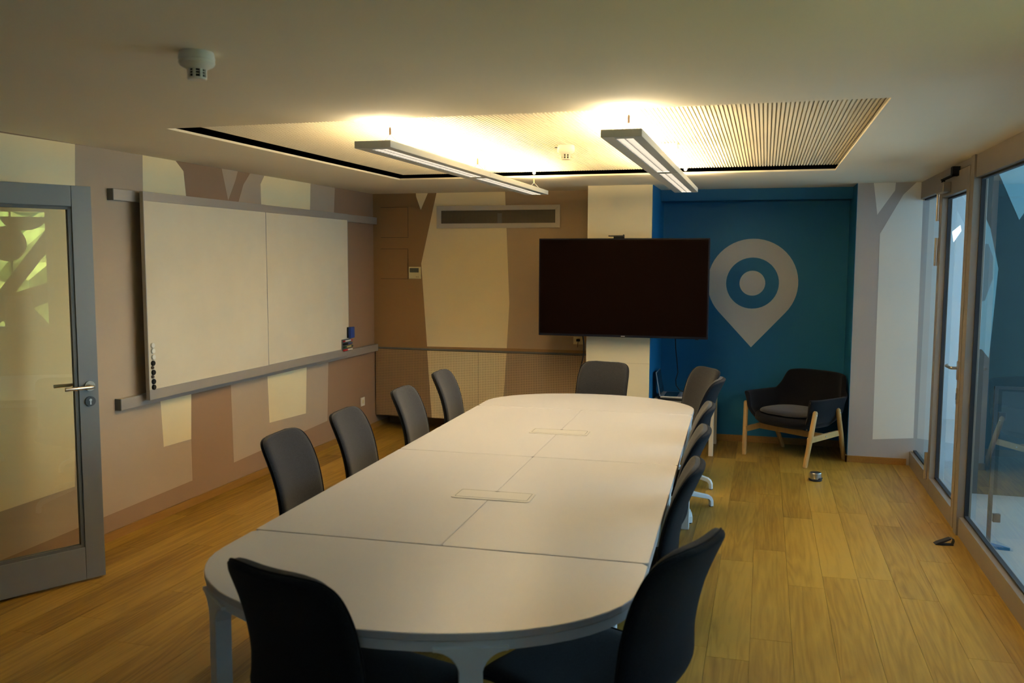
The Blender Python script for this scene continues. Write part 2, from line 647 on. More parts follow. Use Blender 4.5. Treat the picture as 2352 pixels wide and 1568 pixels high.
# blue skin on the column's alcove side
obj('painted_side', MB().box(COLX1, COLX1+0.004, COLY+0.001, ALY, 0, H), 'blue_paint', wall_column)
obj('panel_joint', MB().box(COLX0+0.02, COLX1-0.0, COLY-0.0012, COLY, 0.801, 0.8025), 'taupe', wall_column)
al = MB()
al.box(COLX1, ALX+0.12, ALY, ALY+0.12, 0, H)
wall_alcove = obj('wall_alcove', al, 'blue_paint', kind='structure')
obj('trim_1', MB().box(COLX1+0.004, ALX, 8.25, ALY, 2.235, H), 'blue_paint', kind='structure')
wr = MB().box(ALX+0.004, XR+0.10, YR, ALY+0.12, 0, H)
wall_right_end = obj('wall_right_end', wr, 'cool_greige', kind='structure')
obj('painted_side', MB().box(ALX, ALX+0.004, YR+0.0005, ALY, 0, H), 'blue_paint', wall_right_end)

# right wall in front of the glazing, with a window
WY0, WY1, WZ0, WZ1 = 1.95, 2.80, 1.02, 2.15
YG = 3.60                               # glazing starts here
w = MB()
w.box(XR, XR+0.12, YF, WY0, 0, H)
w.box(XR, XR+0.12, WY1, YG, 0, H)
w.box(XR, XR+0.12, WY0, WY1, 0, WZ0)
w.box(XR, XR+0.12, WY0, WY1, WZ1, H)
wall_right = obj('wall_right', w, 'taupe', kind='structure')


def paint(px, ax, v, off, m, parent, name='painted_shape', sgn=1):
    """flat painted field: photo outline carried onto the wall plane it belongs to"""
    pts = [bp(x_, y_, ax, v) for x_, y_ in px]
    vs = []
    for p in pts:
        p = Vector(p)
        p[ax] = v + sgn*off
        vs.append(p)
    mb = MB()
    n = len(vs)
    back = []
    for p in vs:
        q = p.copy()
        q[ax] = v - sgn*0.002
        back.append(q)
    mb.add(vs+back, [tuple(range(n)), tuple(range(2*n-1, n-1, -1))] + [(i, i+n, (i+1) % n+n, (i+1) % n) for i in range(n)])
    return obj(name, mb, m, parent)


# murals, left wall
P = [
    ('cream', 0.0006, [(-420, 240), (172, 331), (172, 1117), (-420, 1316)]),
    ('greige', 0.0006, [(172, 331.5), (327, 353), (330, 440), (370, 917), (376, 1026), (439, 1008), (442, 1103), (232, 1190), (0, 1287), (-420, 1462), (-420, 1316), (172, 1117)]),
    ('cream', 0.0012, [(327, 353), (402, 368), (421, 393), (427, 450), (439, 900), (439, 1008), (376, 1026), (368, 917), (328, 440)]),
    ('greige', 0.0006, [(509, 386), (546, 393), (541, 413), (524, 460)]),
    ('greige', 0.0006, [(575, 397), (769, 431), (754, 831), (752, 966), (537, 1062), (530, 882), (548, 463), (559, 424)]),
    ('cream', 0.0012, [(607, 403), (713, 420), (704, 843), (702.5, 949), (619, 970.5), (614, 863), (598, 423)]),
]
for m_, off, px in P:
    if m_ == 'cream' and px[0][0] == 327:
        px = px
    paint(px, 0, XL, off, m_, wall_left)
# murals, back wall
B_ = [
    ('cream', 0.0006, [(955, 442.5), (983.5, 441.6), (966.5, 482), (956, 452)]),
    ('cream', 0.0006, [(1003, 441), (1160, 436), (1170, 696), (1164, 799.5), (981, 795.5), (967.6, 605)]),
    ('taupe', 0.0006, [(1160, 436), (1352, 430), (1352, 805), (1164, 799.5), (1170, 696)]),
]
for m_, off, px in B_:
    paint(px, 1, YB, off, m_, wall_back, sgn=-1)
# mural, right end wall
for m_, off, px in (
        ('cool_white', 0.0006, [(2007, 419), (2058, 418), (2056, 437), (2015, 493)]),
        ('cool_white', 0.0006, [(2107, 417), (2122, 417), (2098, 1006), (2004, 1008.6), (2021, 537), (2075, 447)])):
    paint(px, 1, YR, off, m_, wall_right_end, sgn=-1)

# location pin on the alcove wall
PCX, PCZ, PR, PTZ = -0.112, 1.493, 0.405, 0.893
pin = []
d_ = PCZ-PTZ
a_t = math.asin(PR/d_)
a0 = -a_t
a1 = PI + a_t
k = 40
for i in range(k+1):
    a = a0 + (a1-a0)*i/k
    pin.append((PCX+PR*math.cos(a), PCZ+PR*math.sin(a)))
pin.append((PCX+0.004, PTZ))


def disc(cx, cz, r, n=48):
    return [(cx+r*math.cos(2*PI*i/n), cz+r*math.sin(2*PI*i/n)) for i in range(n)]


obj('painted_pin', MB().prism(pin, ALY-0.0008, ALY+0.002, Y3), 'pin_grey', wall_alcove)
obj('painted_ring', MB().prism(disc(PCX+0.0, PCZ-0.004, 0.236), ALY-0.0016, ALY+0.002, Y3), 'blue_paint', wall_alcove)
obj('painted_dot', MB().prism(disc(PCX+0.0, PCZ-0.004, 0.115), ALY-0.0024, ALY+0.002, Y3), 'pin_grey', wall_alcove)

# baseboards
BH = 0.055
obj('baseboard_left', MB().box(XL, XL+0.012, DY1+0.06, YB+0.33, 0, BH), 'oak_trim', kind='structure')
obj('baseboard_alcove', MB().box(COLX1+0.004, ALX, ALY-0.012, ALY, 0, BH+0.005), 'oak_trim', kind='structure')
obj('baseboard_alcove_side', MB().box(ALX-0.012, ALX, YR-0.012, ALY-0.012, 0, BH+0.005), 'oak_trim', kind='structure')
obj('baseboard_right', MB().box(ALX-0.012, XR-0.03, YR-0.012, YR, 0, BH), 'oak_trim', kind='structure')

# pegboard panels under the back wall (each board is its own piece)
cut_l = lambda z: bp(981, 795, 1, YB).x + (bp(992, 958, 1, YB).x-bp(981, 795, 1, YB).x)*(PEGZ1-z)/(PEGZ1-PEGZ0)
cut_r = lambda z: bp(1164, 800, 1, YB).x + (bp(1157, 907, 1, YB).x-bp(1164, 800, 1, YB).x)*(PEGZ1-z)/0.45
XJ = bp(1099, 860, 1, YB).x
XP0, XP1 = XL+0.012, COLX0+0.02
for (xa, xb, cut, ma, mb2) in ((XP0, XJ-0.001, cut_l, 'peg_brown', 'peg_cream'), (XJ+0.001, XP1, cut_r, 'peg_cream', 'peg_taupe')):
    zt, zb = PEGZ1-0.022, PEGZ0
    yf, yk = YB-0.004, YB+0.014
    vs = [(xa, yf, zb), (cut(zb), yf, zb), (xb, yf, zb), (xa, yf, zt), (cut(zt), yf, zt), (xb, yf, zt),
          (xa, yk, zb), (xb, yk, zb), (xa, yk, zt), (xb, yk, zt)]
    mbx = MB()
    mbx.add(vs, [(0, 1, 4, 3)], 0)
    mbx.add(vs, [(1, 2, 5, 4)], 1)
    mbx.add(vs, [(6, 8, 9, 7), (0, 3, 8, 6), (2, 7, 9, 5), (3, 4, 5, 9, 8), (0, 6, 7, 2, 1)], 0)
    obj('pegboard_panel', mbx, [ma, mb2], wall_back)
obj('shadow_strip', MB().box(XP0, XP1, YB-0.001, YB+0.016, PEGZ1-0.018, PEGZ1), 'bead', wall_back)  # dark strip painted in for the shaded gap above the pegboard

# access hatches flush in the back wall
for (pa, pb) in (((875, 477), (937, 545)), ((875, 572), (937, 640))):
    a, b = bp(*pa, 1, YB), bp(*pb, 1, YB)
    x0, x1, z1, z0 = a.x, b.x, a.z, b.z
    h = obj('access_hatch', MB().box(x0, x1, YB-0.0025, YB+0.002, z0, z1), 'brown', wall_back)
    g = MB()
    for bx in ((x0-0.003, x1+0.003, z1, z1+0.003), (x1, x1+0.003, z0, z1), (x0-0.003, x1+0.003, z0-0.003, z0)):
        g.box(bx[0], bx[1], YB-0.0009, YB+0.002, bx[2], bx[3])
    obj('hatch_joint', g, 'gasket', h)

# ---- glazed partition on the right ------------------------------------------------
TZ0, BZ1 = 2.20, 0.118            # underside of head beam, top of bottom rail
YS0, YS1 = 7.00, YR               # sidelight
YD0, YD1 = 6.03, 6.985            # door leaf
YP0, YP1 = 5.925, 6.02            # post
XI, XO_ = XR-0.008, XR+0.060      # inside and outside faces of the profiles
XG = XR+0.034                     # glass plane


def frame_win(name, y0, y1, left_post=0.0, right_post=0.0, far_gasket=True):
    f = MB()
    f.box(XI, XO_, y0, y1, TZ0, H)
    f.box(XI, XO_, y0, y1, 0.0, BZ1)
    if left_post:
        f.box(XI, XO_, y1-left_post, y1, BZ1, TZ0)
    if right_post:
        f.box(XI, XO_, y0, y0+right_post, BZ1, TZ0)
    w_ = obj(name, f, 'partition_alu', kind='structure', bevel=0.002)
    ya, yb = y0+right_post, y1-left_post
    g_ = MB()
    g_.box(XG-0.012, XG+0.012, ya, yb, BZ1, BZ1+0.012)
    g_.box(XG-0.012, XG+0.012, ya, yb, TZ0-0.012, TZ0)
    g_.box(XG-0.012, XG+0.012, ya, ya+0.010, BZ1, TZ0)
    if far_gasket:
        g_.box(XG-0.012, XG+0.012, yb-0.010, yb, BZ1, TZ0)
    obj('gasket', g_, 'gasket', w_)
    p_ = MB().add([(XG, ya, BZ1), (XG, yb, BZ1), (XG, yb, TZ0), (XG, ya, TZ0)], [(0, 1, 2, 3)])
    obj('pane', p_, 'pane_glass', w_)
    return w_


win1 = frame_win('window_1', YD1+0.005, YR, 0.0, 0.030, False)
win2 = frame_win('window_2', YG, YP0, 0.0, 0.0)
# post between door and large pane plus door head
ps = MB()
ps.box(XI-0.012, XO_, YP0, YP1, 0, H)
ps.box(XI, XO_, YP1, YD1+0.005, 2.292, H)
obj('trim_2', ps, 'partition_alu', kind='structure', bevel=0.002)
obj('trim_3', MB().box(XI-0.006, XO_, YG-0.08, YG, 0, H), 'partition_alu', kind='structure')

# door leaf in the partition
dr = MB()
SW = 0.085
dr.box(XI-0.012, XO_-0.012, YD0+0.006, YD0+SW, 0.012, 2.284)
dr.box(XI-0.012, XO_-0.012, YD1-SW, YD1-0.004, 0.012, 2.284)
dr.box(XI-0.012, XO_-0.012, YD0+SW, YD1-SW, 2.145, 2.284)
dr.box(XI-0.012, XO_-0.012, YD0+SW, YD1-SW, 0.012, 0.128)
door1 = obj('door_1', dr, 'partition_alu', kind='structure', bevel=0.0025)
g_ = MB()
ya, yb = YD0+SW, YD1-SW
g_.box(XG-0.016, XG+0.010, ya, yb, 0.128, 0.140)
g_.box(XG-0.016, XG+0.010, ya, yb, 2.133, 2.145)
g_.box(XG-0.016, XG+0.010, ya, ya+0.012, 0.128, 2.145)
g_.box(XG-0.016, XG+0.010, yb-0.012, yb, 0.128, 2.145)
obj('gasket', g_, 'gasket', door1)
obj('pane', MB().add([(XG-0.006, ya, 0.128), (XG-0.006, yb, 0.128), (XG-0.006, yb, 2.145), (XG-0.006, ya, 2.145)], [(0, 1, 2, 3)]), 'pane_glass', door1)
obj('shadow_gap', MB().box(XI-0.006, XO_-0.02, YD0-0.010, YD0+0.006, 0.0, 2.29), 'gasket', door1)
# hinges: knuckle pins proud of the leaf
for (z0, z1) in ((1.985, 2.185), (1.665, 1.865), (0.10, 0.30)):
    hb = MB()
    xh, yh = XI-0.024, YD1+0.010
    third = (z1-z0)/3.4
    hb.lathe([(0.0095, z0), (0.0095, z0+0.9*third)], (xh, yh, 0), 12)
    hb.lathe([(0.0095, z0+third), (0.0095, z0+2.35*third)], (xh, yh, 0), 12)
    hb.lathe([(0.0095, z0+2.45*third), (0.0095, z1)], (xh, yh, 0), 12)
    hb.lathe([(0.0080, z0), (0.0080, z1)], (xh, yh, 0), 10)
    hb.box(xh, XI+0.004, yh-0.006, yh+0.004, z0, z1)
    obj('hinge', hb, 'steel', door1)
# lever handle with rose and escutcheon
hy = YD0+0.045
hd = MB()
hd.prism(rrect(hy-0.017, hy+0.017, 0.955, 1.075, 0.015), XI-0.022, XI-0.010, X3)
hd.tube([(XI-0.015, hy, 1.03), (XI-0.050, hy, 1.03), (XI-0.060, hy+0.012, 1.03), (XI-0.062, hy+0.12, 1.030), (XI-0.052, hy+0.142, 1.032)], 0.0095, 10)
hobj = obj('handle', hd, 'steel', door1, angle=0.7)
lk = MB().prism(rrect(hy-0.013, hy+0.013, 0.80, 0.905, 0.012), XI-0.020, XI-0.010, X3)
lobj = obj('lock_plate', lk, 'steel', door1)
obj('keyhole', MB().box(XI-0.0215, XI-0.018, hy-0.004, hy+0.004, 0.83, 0.872), 'matt_black', lobj)
# overhead closer
cl = MB().box(XI-0.062, XI-0.012, 6.60, 6.86, 2.165, 2.232)
clo = obj('door_closer', cl, 'partition_alu', door1, bevel=0.004)
arm = MB()
arm.box(XI-0.055, XI-0.030, 6.36, 6.74, 2.250, 2.258)
arm.box(XI-0.052, XI-0.006, 6.36, 6.42, 2.250, 2.310)
arm.lathe([(0.012, 2.230), (0.012, 2.252)], (XI-0.042, 6.72, 0), 12)
obj('closer_arm', arm, 'matt_black', clo)

# window in the right wall near the door side, with leaf and trunk decals on the pane
wf = MB()
for (y0, y1, z0, z1) in ((WY0+0.01, WY1-0.01, WZ0-0.05, WZ0+0.01), (WY0+0.01, WY1-0.01, WZ1-0.01, WZ1+0.05), (WY0-0.05, WY0+0.01, WZ0-0.05, WZ1+0.05), (WY1-0.01, WY1+0.05, WZ0-0.05, WZ1+0.05)):
    wf.box(XR-0.012, XR+0.125, y0, y1, z0, z1)
win3 = obj('window_3', wf, 'aluminium', kind='structure')
obj('pane', MB().add([(XR+0.03, WY0, WZ0), (XR+0.03, WY1, WZ0), (XR+0.03, WY1, WZ1), (XR+0.03, WY0, WZ1)], [(0, 1, 2, 3)]), 'pane_glass', win3)
obj('mullion', MB().box(XR+0.02, XR+0.04, 2.475, 2.49, WZ0, WZ1), 'bead', win3)


def decal(poly, m, x=XR+0.024):
    obj('decal', MB().prism(poly, x, x+0.003, X3), m, win3)


decal([(2.06, 1.20), (2.36, 1.38), (2.80, 1.98), (2.80, 1.76), (2.50, 1.36), (2.80, 1.46), (2.80, 1.27), (2.40, 1.10), (2.30, WZ0), (1.96, WZ0), (1.96, 1.17)], 'decal_brown')
decal([(2.60+0.20*math.cos(a), 2.09+0.13*math.sin(a)) for a in [PI+PI*i/16 for i in range(17)]], 'decal_grey', XR+0.020)
decal(disc(2.45, 1.83, 0.17, 24), 'decal_grey', XR+0.020)
decal(disc(2.28, 2.02, 0.10, 24), 'decal_grey', XR+0.021)
decal([(2.40, WZ0), (2.40, 1.33), (2.63, 1.33), (2.66, 1.20), (2.76, 1.08), (2.80, WZ0)], 'decal_grey', XR+0.020)

# ---- corridor behind the glazing --------------------------------------------------
CX1, CY1, CH = 4.40, 10.4, 2.95
obj('floor_corridor', MB().box(XR+0.06, CX1+0.1, YG-0.1, CY1+0.1, -0.10, -0.005), 'corridor_floor', kind='structure')
obj('ceiling_corridor', MB().box(XR+0.10, CX1+0.1, YG, CY1+0.1, CH, CH+0.08), 'corridor_white', kind='structure')
obj('wall_corridor_near', MB().box(XR+0.12, CX1, YG-0.10, YG, -0.1, CH), 'corridor_white', kind='structure')
wce = obj('wall_corridor_end', MB().box(XR+0.10, CX1+0.1, CY1, CY1+0.1, -0.1, CH), 'corridor_white', kind='structure')
obj('wall_corridor_inner', MB().box(XR+0.10, XR+0.14, YR+0.02, CY1, -0.1, CH), 'corridor_white', kind='structure')
obj('wall_corridor_head', MB().box(XR+0.10, XR+0.14, YG, CY1, H, CH), 'corridor_white', kind='structure')
wo = MB()
wo.box(CX1, CX1+0.1, YG, CY1, -0.1, 0.75)
wo.box(CX1, CX1+0.1, YG, CY1, 2.82, CH)
for yy in (YG, 5.2, 6.8, 8.4, CY1-0.1):
    wo.box(CX1, CX1+0.1, yy, yy+0.1, 0.75, 2.82)
obj('wall_corridor_outer', wo, 'corridor_white', kind='structure')
# cross wall with the painted tree: dark trunk field, pale gaps between the branches
YM = 7.08
wcm = obj('wall_corridor_mural', MB().box(1.49, 2.15, YM, YM+0.12, -0.1, CH), 'corridor_tree', kind='structure')
for m_, off, px in (
        ('corridor_teal', 0.001, [(2292, 393), (2341, 505), (2365, 470), (2420, 400), (2420, 300), (2340, 300), (2270, 340)]),
        ('corridor_teal', 0.001, [(2225, 400), (2262, 400), (2262, 445), (2225, 460)]),
        ('corridor_teal', 0.001, [(2225, 500), (2263, 498), (2275, 525), (2293, 617), (2278, 760), (2271, 822), (2255, 802), (2225, 800)]),
        ('corridor_disc', 0.002, [(2225, 700), (2225, 560), (2270, 560), (2281, 590), (2280, 640), (2262, 690)])):
    paint(px, 1, YM, off, m_, wcm, sgn=-1)
for px in ([(2138, 574), (2158, 583), (2156, 622), (2136, 624)],
           [(2126, 874), (2134, 884), (2136, 900), (2124, 900)],
           [(2124, 918), (2137, 910), (2145, 928), (2145, 972), (2123, 938)],
           [(2122, 966), (2141, 996), (2140, 1028), (2120, 1020)],
           [(2187, 532), (2206, 517), (2208, 530), (2190, 556)]):
    o = paint(px, 1, CY1, 0.003, 'day_pane', wce, 'glowing_pane', sgn=-1)  # panes glow in place of daylight; the wall behind them is solid

# glass screen on the corridor side with post, clamps and blue foot
sy = 5.741
scr = thing('glass_screen', 'freestanding glass screen with square clamps and blue foot in the corridor', 'glass screen', (1.36, sy, 0))
pt = MB()
pt.box(1.318, 1.338, sy-0.012, sy+0.012, -0.005, 0.965)
pt.box(1.318, 2.20, sy-0.010, sy+0.010, 0.952, 0.968)
obj('post', pt, 'clamp', scr)
obj('pane', MB().add([(1.36, sy, 0.06), (2.19, sy, 0.06), (2.19, sy, 0.94), (1.36, sy, 0.94)], [(0, 1, 2, 3)]), 'pane_glass', scr)
for zc in (0.79, 0.18):
    obj('clamp', MB().box(1.345, 1.385, sy-0.014, sy+0.014, zc-0.025, zc+0.025), 'clamp', scr, bevel=0.002)
ft = MB().prism([(1.30, sy-0.02), (1.44, sy-0.03), (1.30, sy+0.10)], -0.005, 0.012, Z3)
obj('foot', ft, 'plate_blue', scr)

# ground and hedge outside the small window
obj('ground', MB().box(XR+0.12, 8.0, -6, YG-0.1, -0.12, -0.02), 'ground_grey', kind='structure')
hg = MB()
hgx = 3.6
rnd = random.Random(3)
nx, nz = 26, 12
vs, fs = [], []
for j in range(nz+1):
    for i in range(nx+1):
        vs.append((hgx+rnd.uniform(-0.18, 0.18), -2.5+5.8*i/nx, -0.03+2.5*j/nz))
for j in range(nz):
    for i in range(nx):
        a = j*(nx+1)+i
        fs.append((a, a+1, a+nx+2, a+nx+1))
n0 = len(vs)
vs += [(hgx+0.8, y_, z_) for y_, z_ in ((-2.5, -0.03), (3.3, -0.03), (3.3, 2.4), (-2.5, 2.4))]
fs.append((n0, n0+1, n0+2, n0+3))
fs.append((nz*(nx+1), nz*(nx+1)+nx, n0+2, n0+3))
hg.add(vs, fs)
tag(obj('hedge', hg, 'hedge', smooth=False), 'yellow-green hedge outside the small decal window', 'hedge')

# ================================================================== LEFT GLASS DOOR (open leaf)
DA = Vector((-3.379, 3.844, 0))
DT = Vector((0.47506, 0.87996, 0))       # hinge -> handle edge
DWID, DH_ = 0.775, 2.063
DHINGE = DA - DT*DWID
ang = math.atan2(DT.y, DT.x)
door2 = bpy.data.objects.new('door_2', None)
COL.objects.link(door2)
door2.location = DHINGE
door2.rotation_euler = (0, 0, ang)
door2['kind'] = 'structure'
# local: x along the leaf, y = thickness (-y faces the room), z up
S = 0.098
lf = MB()
lf.box(DWID-S, DWID, -0.04, 0, 0.012, DH_)
lf.box(0, S, -0.04, 0, 0.012, DH_)
obj('stile', lf, 'grey_frame', door2, local=True, bevel=0.002)
lf = MB()
lf.box(S, DWID-S-0.001, -0.04, 0, DH_-0.105, DH_)
lf.box(S, DWID-S-0.001, -0.04, 0, 0.012, 0.185)
obj('rail', lf, 'grey_frame', door2, local=True, bevel=0.002)
gz0, gz1 = 0.185, DH_-0.105
bd = MB()
for yy0, yy1 in ((-0.034, -0.024), (-0.016, -0.006)):
    bd.box(S, DWID-S, yy0, yy1, gz0, gz0+0.016)
    bd.box(S, DWID-S, yy0, yy1, gz1-0.016, gz1)
    bd.box(DWID-S-0.018, DWID-S, yy0, yy1, gz0, gz1)
    bd.box(S, S+0.018, yy0, yy1, gz0, gz1)
obj('glazing_bead', bd, 'bead', door2, local=True)
obj('pane', MB().add([(S, -0.020, gz0), (DWID-S, -0.020, gz0), (DWID-S, -0.020, gz1), (S, -0.020, gz1)], [(0, 1, 2, 3)]), 'door_glass', door2, local=True)
for sgn, yo in ((-1, -0.04), (1, 0.0)):
    hx = DWID-0.045
    hb = MB()
    Mr = Matrix.Translation((hx, yo, 1.035)) @ Matrix.Rotation(PI/2, 4, 'X')
    hb.lathe([(0.026, -0.008), (0.026, 0.008)], n=24, M=Mr)
    hb.tube([(hx, yo, 1.035), (hx, yo+sgn*0.052, 1.035), (hx-0.012, yo+sgn*0.060, 1.035), (hx-0.14, yo+sgn*0.060, 1.035)], 0.0095, 12)
    obj('handle', hb, 'steel', door2, local=True, angle=0.7)
    lb = MB()
    Ml = Matrix.Translation((hx, yo, 0.955)) @ Matrix.Rotation(PI/2, 4, 'X')
    lb.lathe([(0.026, -0.007), (0.026, 0.007)], n=24, M=Ml)
    lo = obj('lock_rose', lb, 'dark_steel', door2, local=True, angle=0.7)
    kb = MB()
    kb.box(hx-0.0035, hx+0.0035, yo+sgn*0.006-0.002, yo+sgn*0.006+0.002, 0.938, 0.965)
    kb.lathe([(0.007, -0.0015), (0.007, 0.0015)], n=14, M=Matrix.Translation((hx, yo+sgn*0.0075, 0.962)) @ Matrix.Rotation(PI/2, 4, 'X'))
    obj('keyhole', kb, 'silver', lo, local=True)
hb = MB()
for zc in (0.25, 1.05, 1.85):
    hb.lathe([(0.010, zc-0.06), (0.010, zc+0.06)], (-0.006, -0.002, 0), 10)
obj('hinge', hb, 'steel', door2, local=True)
# frame of that doorway
fr = MB()
fr.box(XL-0.13, XL+0.012, DY1-0.005, DY1+0.055, 0, DZ+0.05)
fr.box(XL-0.13, XL+0.012, DY0-0.055, DY0+0.005, 0, DZ+0.05)
fr.box(XL-0.13, XL+0.012, DY0-0.055, DY1+0.055, DZ-0.005, DZ+0.05)
obj('trim_4', fr, 'grey_frame', kind='structure')

# ================================================================== PENDANT LIGHTS
def pendant(xc, y0, y1, wdt, label, rose_x):
    zb, th = 2.200, 0.032
    t = thing('pendant_light', label, 'pendant light', (xc, (y0+y1)/2, zb), group='long pendant lights over the table')
    ym = (y0+y1)/2
    x0, x1 = xc-wdt/2, xc+wdt/2
    ox0, ox1 = xc-wdt*0.20, xc+wdt*0.25       # louvre opening
    for (ya, yb) in ((y0, ym-0.002), (ym+0.002, y1)):
        f = MB()
        f.box(x0, ox0, ya, yb, zb, zb+th)
        f.box(ox1, x1, ya, yb, zb, zb+th)
        f.box(ox0, ox1, ya, ya+0.06, zb, zb+th)
        f.box(ox0, ox1, yb-0.035, yb, zb, zb+th)
        body = obj('housing', f, 'lamp_body', t, bevel=0.0015)
        lv = MB()
        yy = ya+0.065
        while yy < yb-0.04:
            lv.box(ox0, ox1, yy, yy+0.0025, zb+0.001, zb+0.0095)
            yy += 0.034
        xm = (ox0+ox1)/2
        for xa_ in (ox0, xm-0.0015, ox1-0.002):
            lv.box(xa_, xa_+0.003, ya+0.06, yb-0.035, zb+0.001, zb+0.0095)
        obj('louvre', lv, 'louvre', body)
        db = MB().box(ox0, ox1, ya+0.06, yb-0.035, zb+0.0105, zb+0.0125)
        obj('lower_diffuser', db, 'tube_light', body)
        ub = MB().box(ox0+0.004, ox1-0.004, ya+(0.46 if ya == y0 else 0.10), yb-(0.18 if yb == y1 else 0.10), zb+th-0.006, zb+th+0.001)
        obj('upper_diffuser', ub, 'up_light', body)
    obj('joint_plate', MB().box(x0, x1, ym-0.004, ym+0.004, zb-0.001, zb+th+0.001), 'aluminium', t)
    # suspensions
    for ys in (y0+0.20, ym+0.02, y1-0.10):
        top = PZ
        wr_ = MB()
        wr_.tube([(xc, ys, zb+th+0.075), (xc, ys, top)], 0.0011, 6)
        for sx_ in (-0.055, 0.055):
            wr_.tube([(xc, ys, zb+th+0.055), (xc+sx_, ys, zb+th-0.001)], 0.0010, 6)
        wo_ = obj('suspension_wire', wr_, 'dark_steel', t)
        obj('cable_gripper', MB().lathe([(0.003, 0.050), (0.0055, 0.053), (0.0055, 0.082), (0.003, 0.088)], (xc, ys, zb+th), 10), 'magnet_brown', wo_)
        if ys != ym+0.02:
            obj('ceiling_cap', MB().lathe([(0.006, -0.022), (0.013, -0.015), (0.013, 0.0)], (xc, ys, top), 12), 'plastic_white', wo_)
    # ceiling rose with flex
    rs = obj('ceiling_rose', MB().box(rose_x-0.045, rose_x+0.045, ym+0.03, ym+0.13, PZ-0.030, PZ), 'plastic_white', t, bevel=0.003)
    fx = MB()
    rx = rose_x
    fx.tube([(rx-0.012, ym+0.06, PZ-0.028), (rx-0.014, ym+0.05, PZ-0.06), (rx-0.030, ym+0.01, zb+th+0.02), (rx-0.045, ym-0.02, zb+th-0.001)], 0.0028, 7)
    fx.tube([(rx+0.016, ym+0.06, PZ-0.028), (rx+0.030, ym+0.07, PZ-0.055), (rx+0.055, ym+0.08, PZ-0.09), (rx+0.050, ym+0.08, zb+th-0.001)], 0.0028, 7)
    obj('flex', fx, 'aluminium', rs)
    return t


pendant(-1.728, 3.74, 6.76, 0.178, 'long grey pendant light hung nearer the whiteboard wall, with louvre and two wires', -1.755)
pendant(-0.583, 3.66, 6.76, 0.170, 'long grey pendant light hung nearer the glass partition, with louvre and two wires', -0.555)


# ================================================================== SMOKE DETECTORS
def smoke(loc, label, r=0.055, tab=False):
    t = thing('smoke_detector', label, 'smoke detector', loc, group='smoke detectors')
    x_, y_, z_ = loc
    obj('base', MB().lathe([(r*0.93, 0.0), (r*0.97, -0.006), (r, -0.020), (r, -0.024), (r*0.98, -0.026)], loc, 32), 'plastic_white', t, angle=0.6)
    obj('cone', MB().lathe([(r*0.97, -0.0255), (r*1.0, -0.034), (r*0.92, -0.041), (r*0.56, -0.052), (r*0.52, -0.053)], loc, 32), 'plastic_white', t, angle=0.6)
    gr = MB()
    gr.lathe([(r*0.44, -0.050), (r*0.44, -0.078)], loc, 24)
    cg = obj('sensor_core', gr, 'matt_black', t)
    rb = MB()
    for k_ in range(8):
        a = 2*PI*k_/8+0.3
        M_ = Matrix.Translation((x_, y_, z_)) @ Matrix.Rotation(a, 4, 'Z')
        rb.box(r*0.44, r*0.535, -0.004, 0.004, -0.078, -0.050, M=M_)
    for zz in (-0.060, -0.068):
        rb.lathe([(r*0.50, zz-0.001), (r*0.50, zz+0.001)], loc, 24)
    obj('cage', rb, 'plastic_white', t)
    obj('cap', MB().lathe([(r*0.53, -0.077), (r*0.53, -0.081), (r*0.48, -0.084)], loc, 28), 'plastic_white', t, angle=0.6)
    if tab:
        obj('lock_tab', MB().box(x_-r-0.016, x_-r+0.004, y_-0.003, y_+0.003, -0.014+z_, -0.008+z_), 'dark_steel', t)
    return t


smoke((-1.722, 2.445, H), 'round white smoke detector on the plain ceiling near the glass door')
smoke((-1.155, 5.20, PZ), 'small white smoke detector on the slatted ceiling panel between pendant lights', 0.052, True)

# ================================================================== WHITEBOARD SYSTEM
RAILX = XL+0.042
rails = []
for (z0, z1, lab) in ((2.040, 2.106, 'upper aluminium wall rail above the sliding whiteboards'), (0.782, 0.850, 'lower aluminium wall rail under the sliding whiteboards')):
    t = thing('whiteboard_rail', lab, 'rail', (XL, 6.3, z0))
    obj('profile', MB().box(XL+0.004, RAILX, 4.43, YB-0.001, z0, z1), 'aluminium', t, bevel=0.002)
    obj('end_cap', MB().box(XL, RAILX+0.001, 4.424, 4.43, z0-0.001, z1+0.001), 'bead', t)


def board(name, y0, y1, xf, lab, z0=0.818, z1=2.103):
    t = thing('whiteboard', lab, 'whiteboard', (xf, (y0+y1)/2, z0), group='sliding whiteboards on the wall rails')
    th = 0.026
    obj('writing_surface', MB().box(xf-th+0.004, xf-0.003, y0+0.006, y1-0.006, z0+0.055, z1-0.050), 'board_white', t)
    obj('top_rail', MB().box(xf-th, xf, y0, y1, z1-0.056, z1), 'aluminium', t, bevel=0.0015)
    obj('bottom_rail', MB().box(xf-th, xf+0.002, y0, y1, z0, z0+0.064), 'aluminium', t, bevel=0.0015)
    obj('side_strip', MB().box(xf-th, xf-0.001, y0, y0+0.006, z0+0.064, z1-0.056), 'aluminium', t)
    obj('side_strip', MB().box(xf-th, xf-0.001, y1-0.006, y1, z0+0.064, z1-0.056), 'aluminium', t)
    obj('carriage', MB().box(RAILX-0.002, xf-th+0.002, y0+0.12, y1-0.12, z1-0.05, z1-0.012), 'dark_steel', t)
    obj('carriage', MB().box(RAILX-0.002, xf-th+0.002, y0+0.12, y1-0.12, z0+0.008, z0+0.03), 'dark_steel', t)
    return t


XB1, XB2 = XL+0.100, XL+0.092
board('a', 4.615, 6.000, XB1, 'sliding whiteboard with round magnets down its edge beside the glass door')
board('b', 6.004, 7.385, XB2, 'sliding whiteboard carrying markers and a blue eraser toward the room corner')
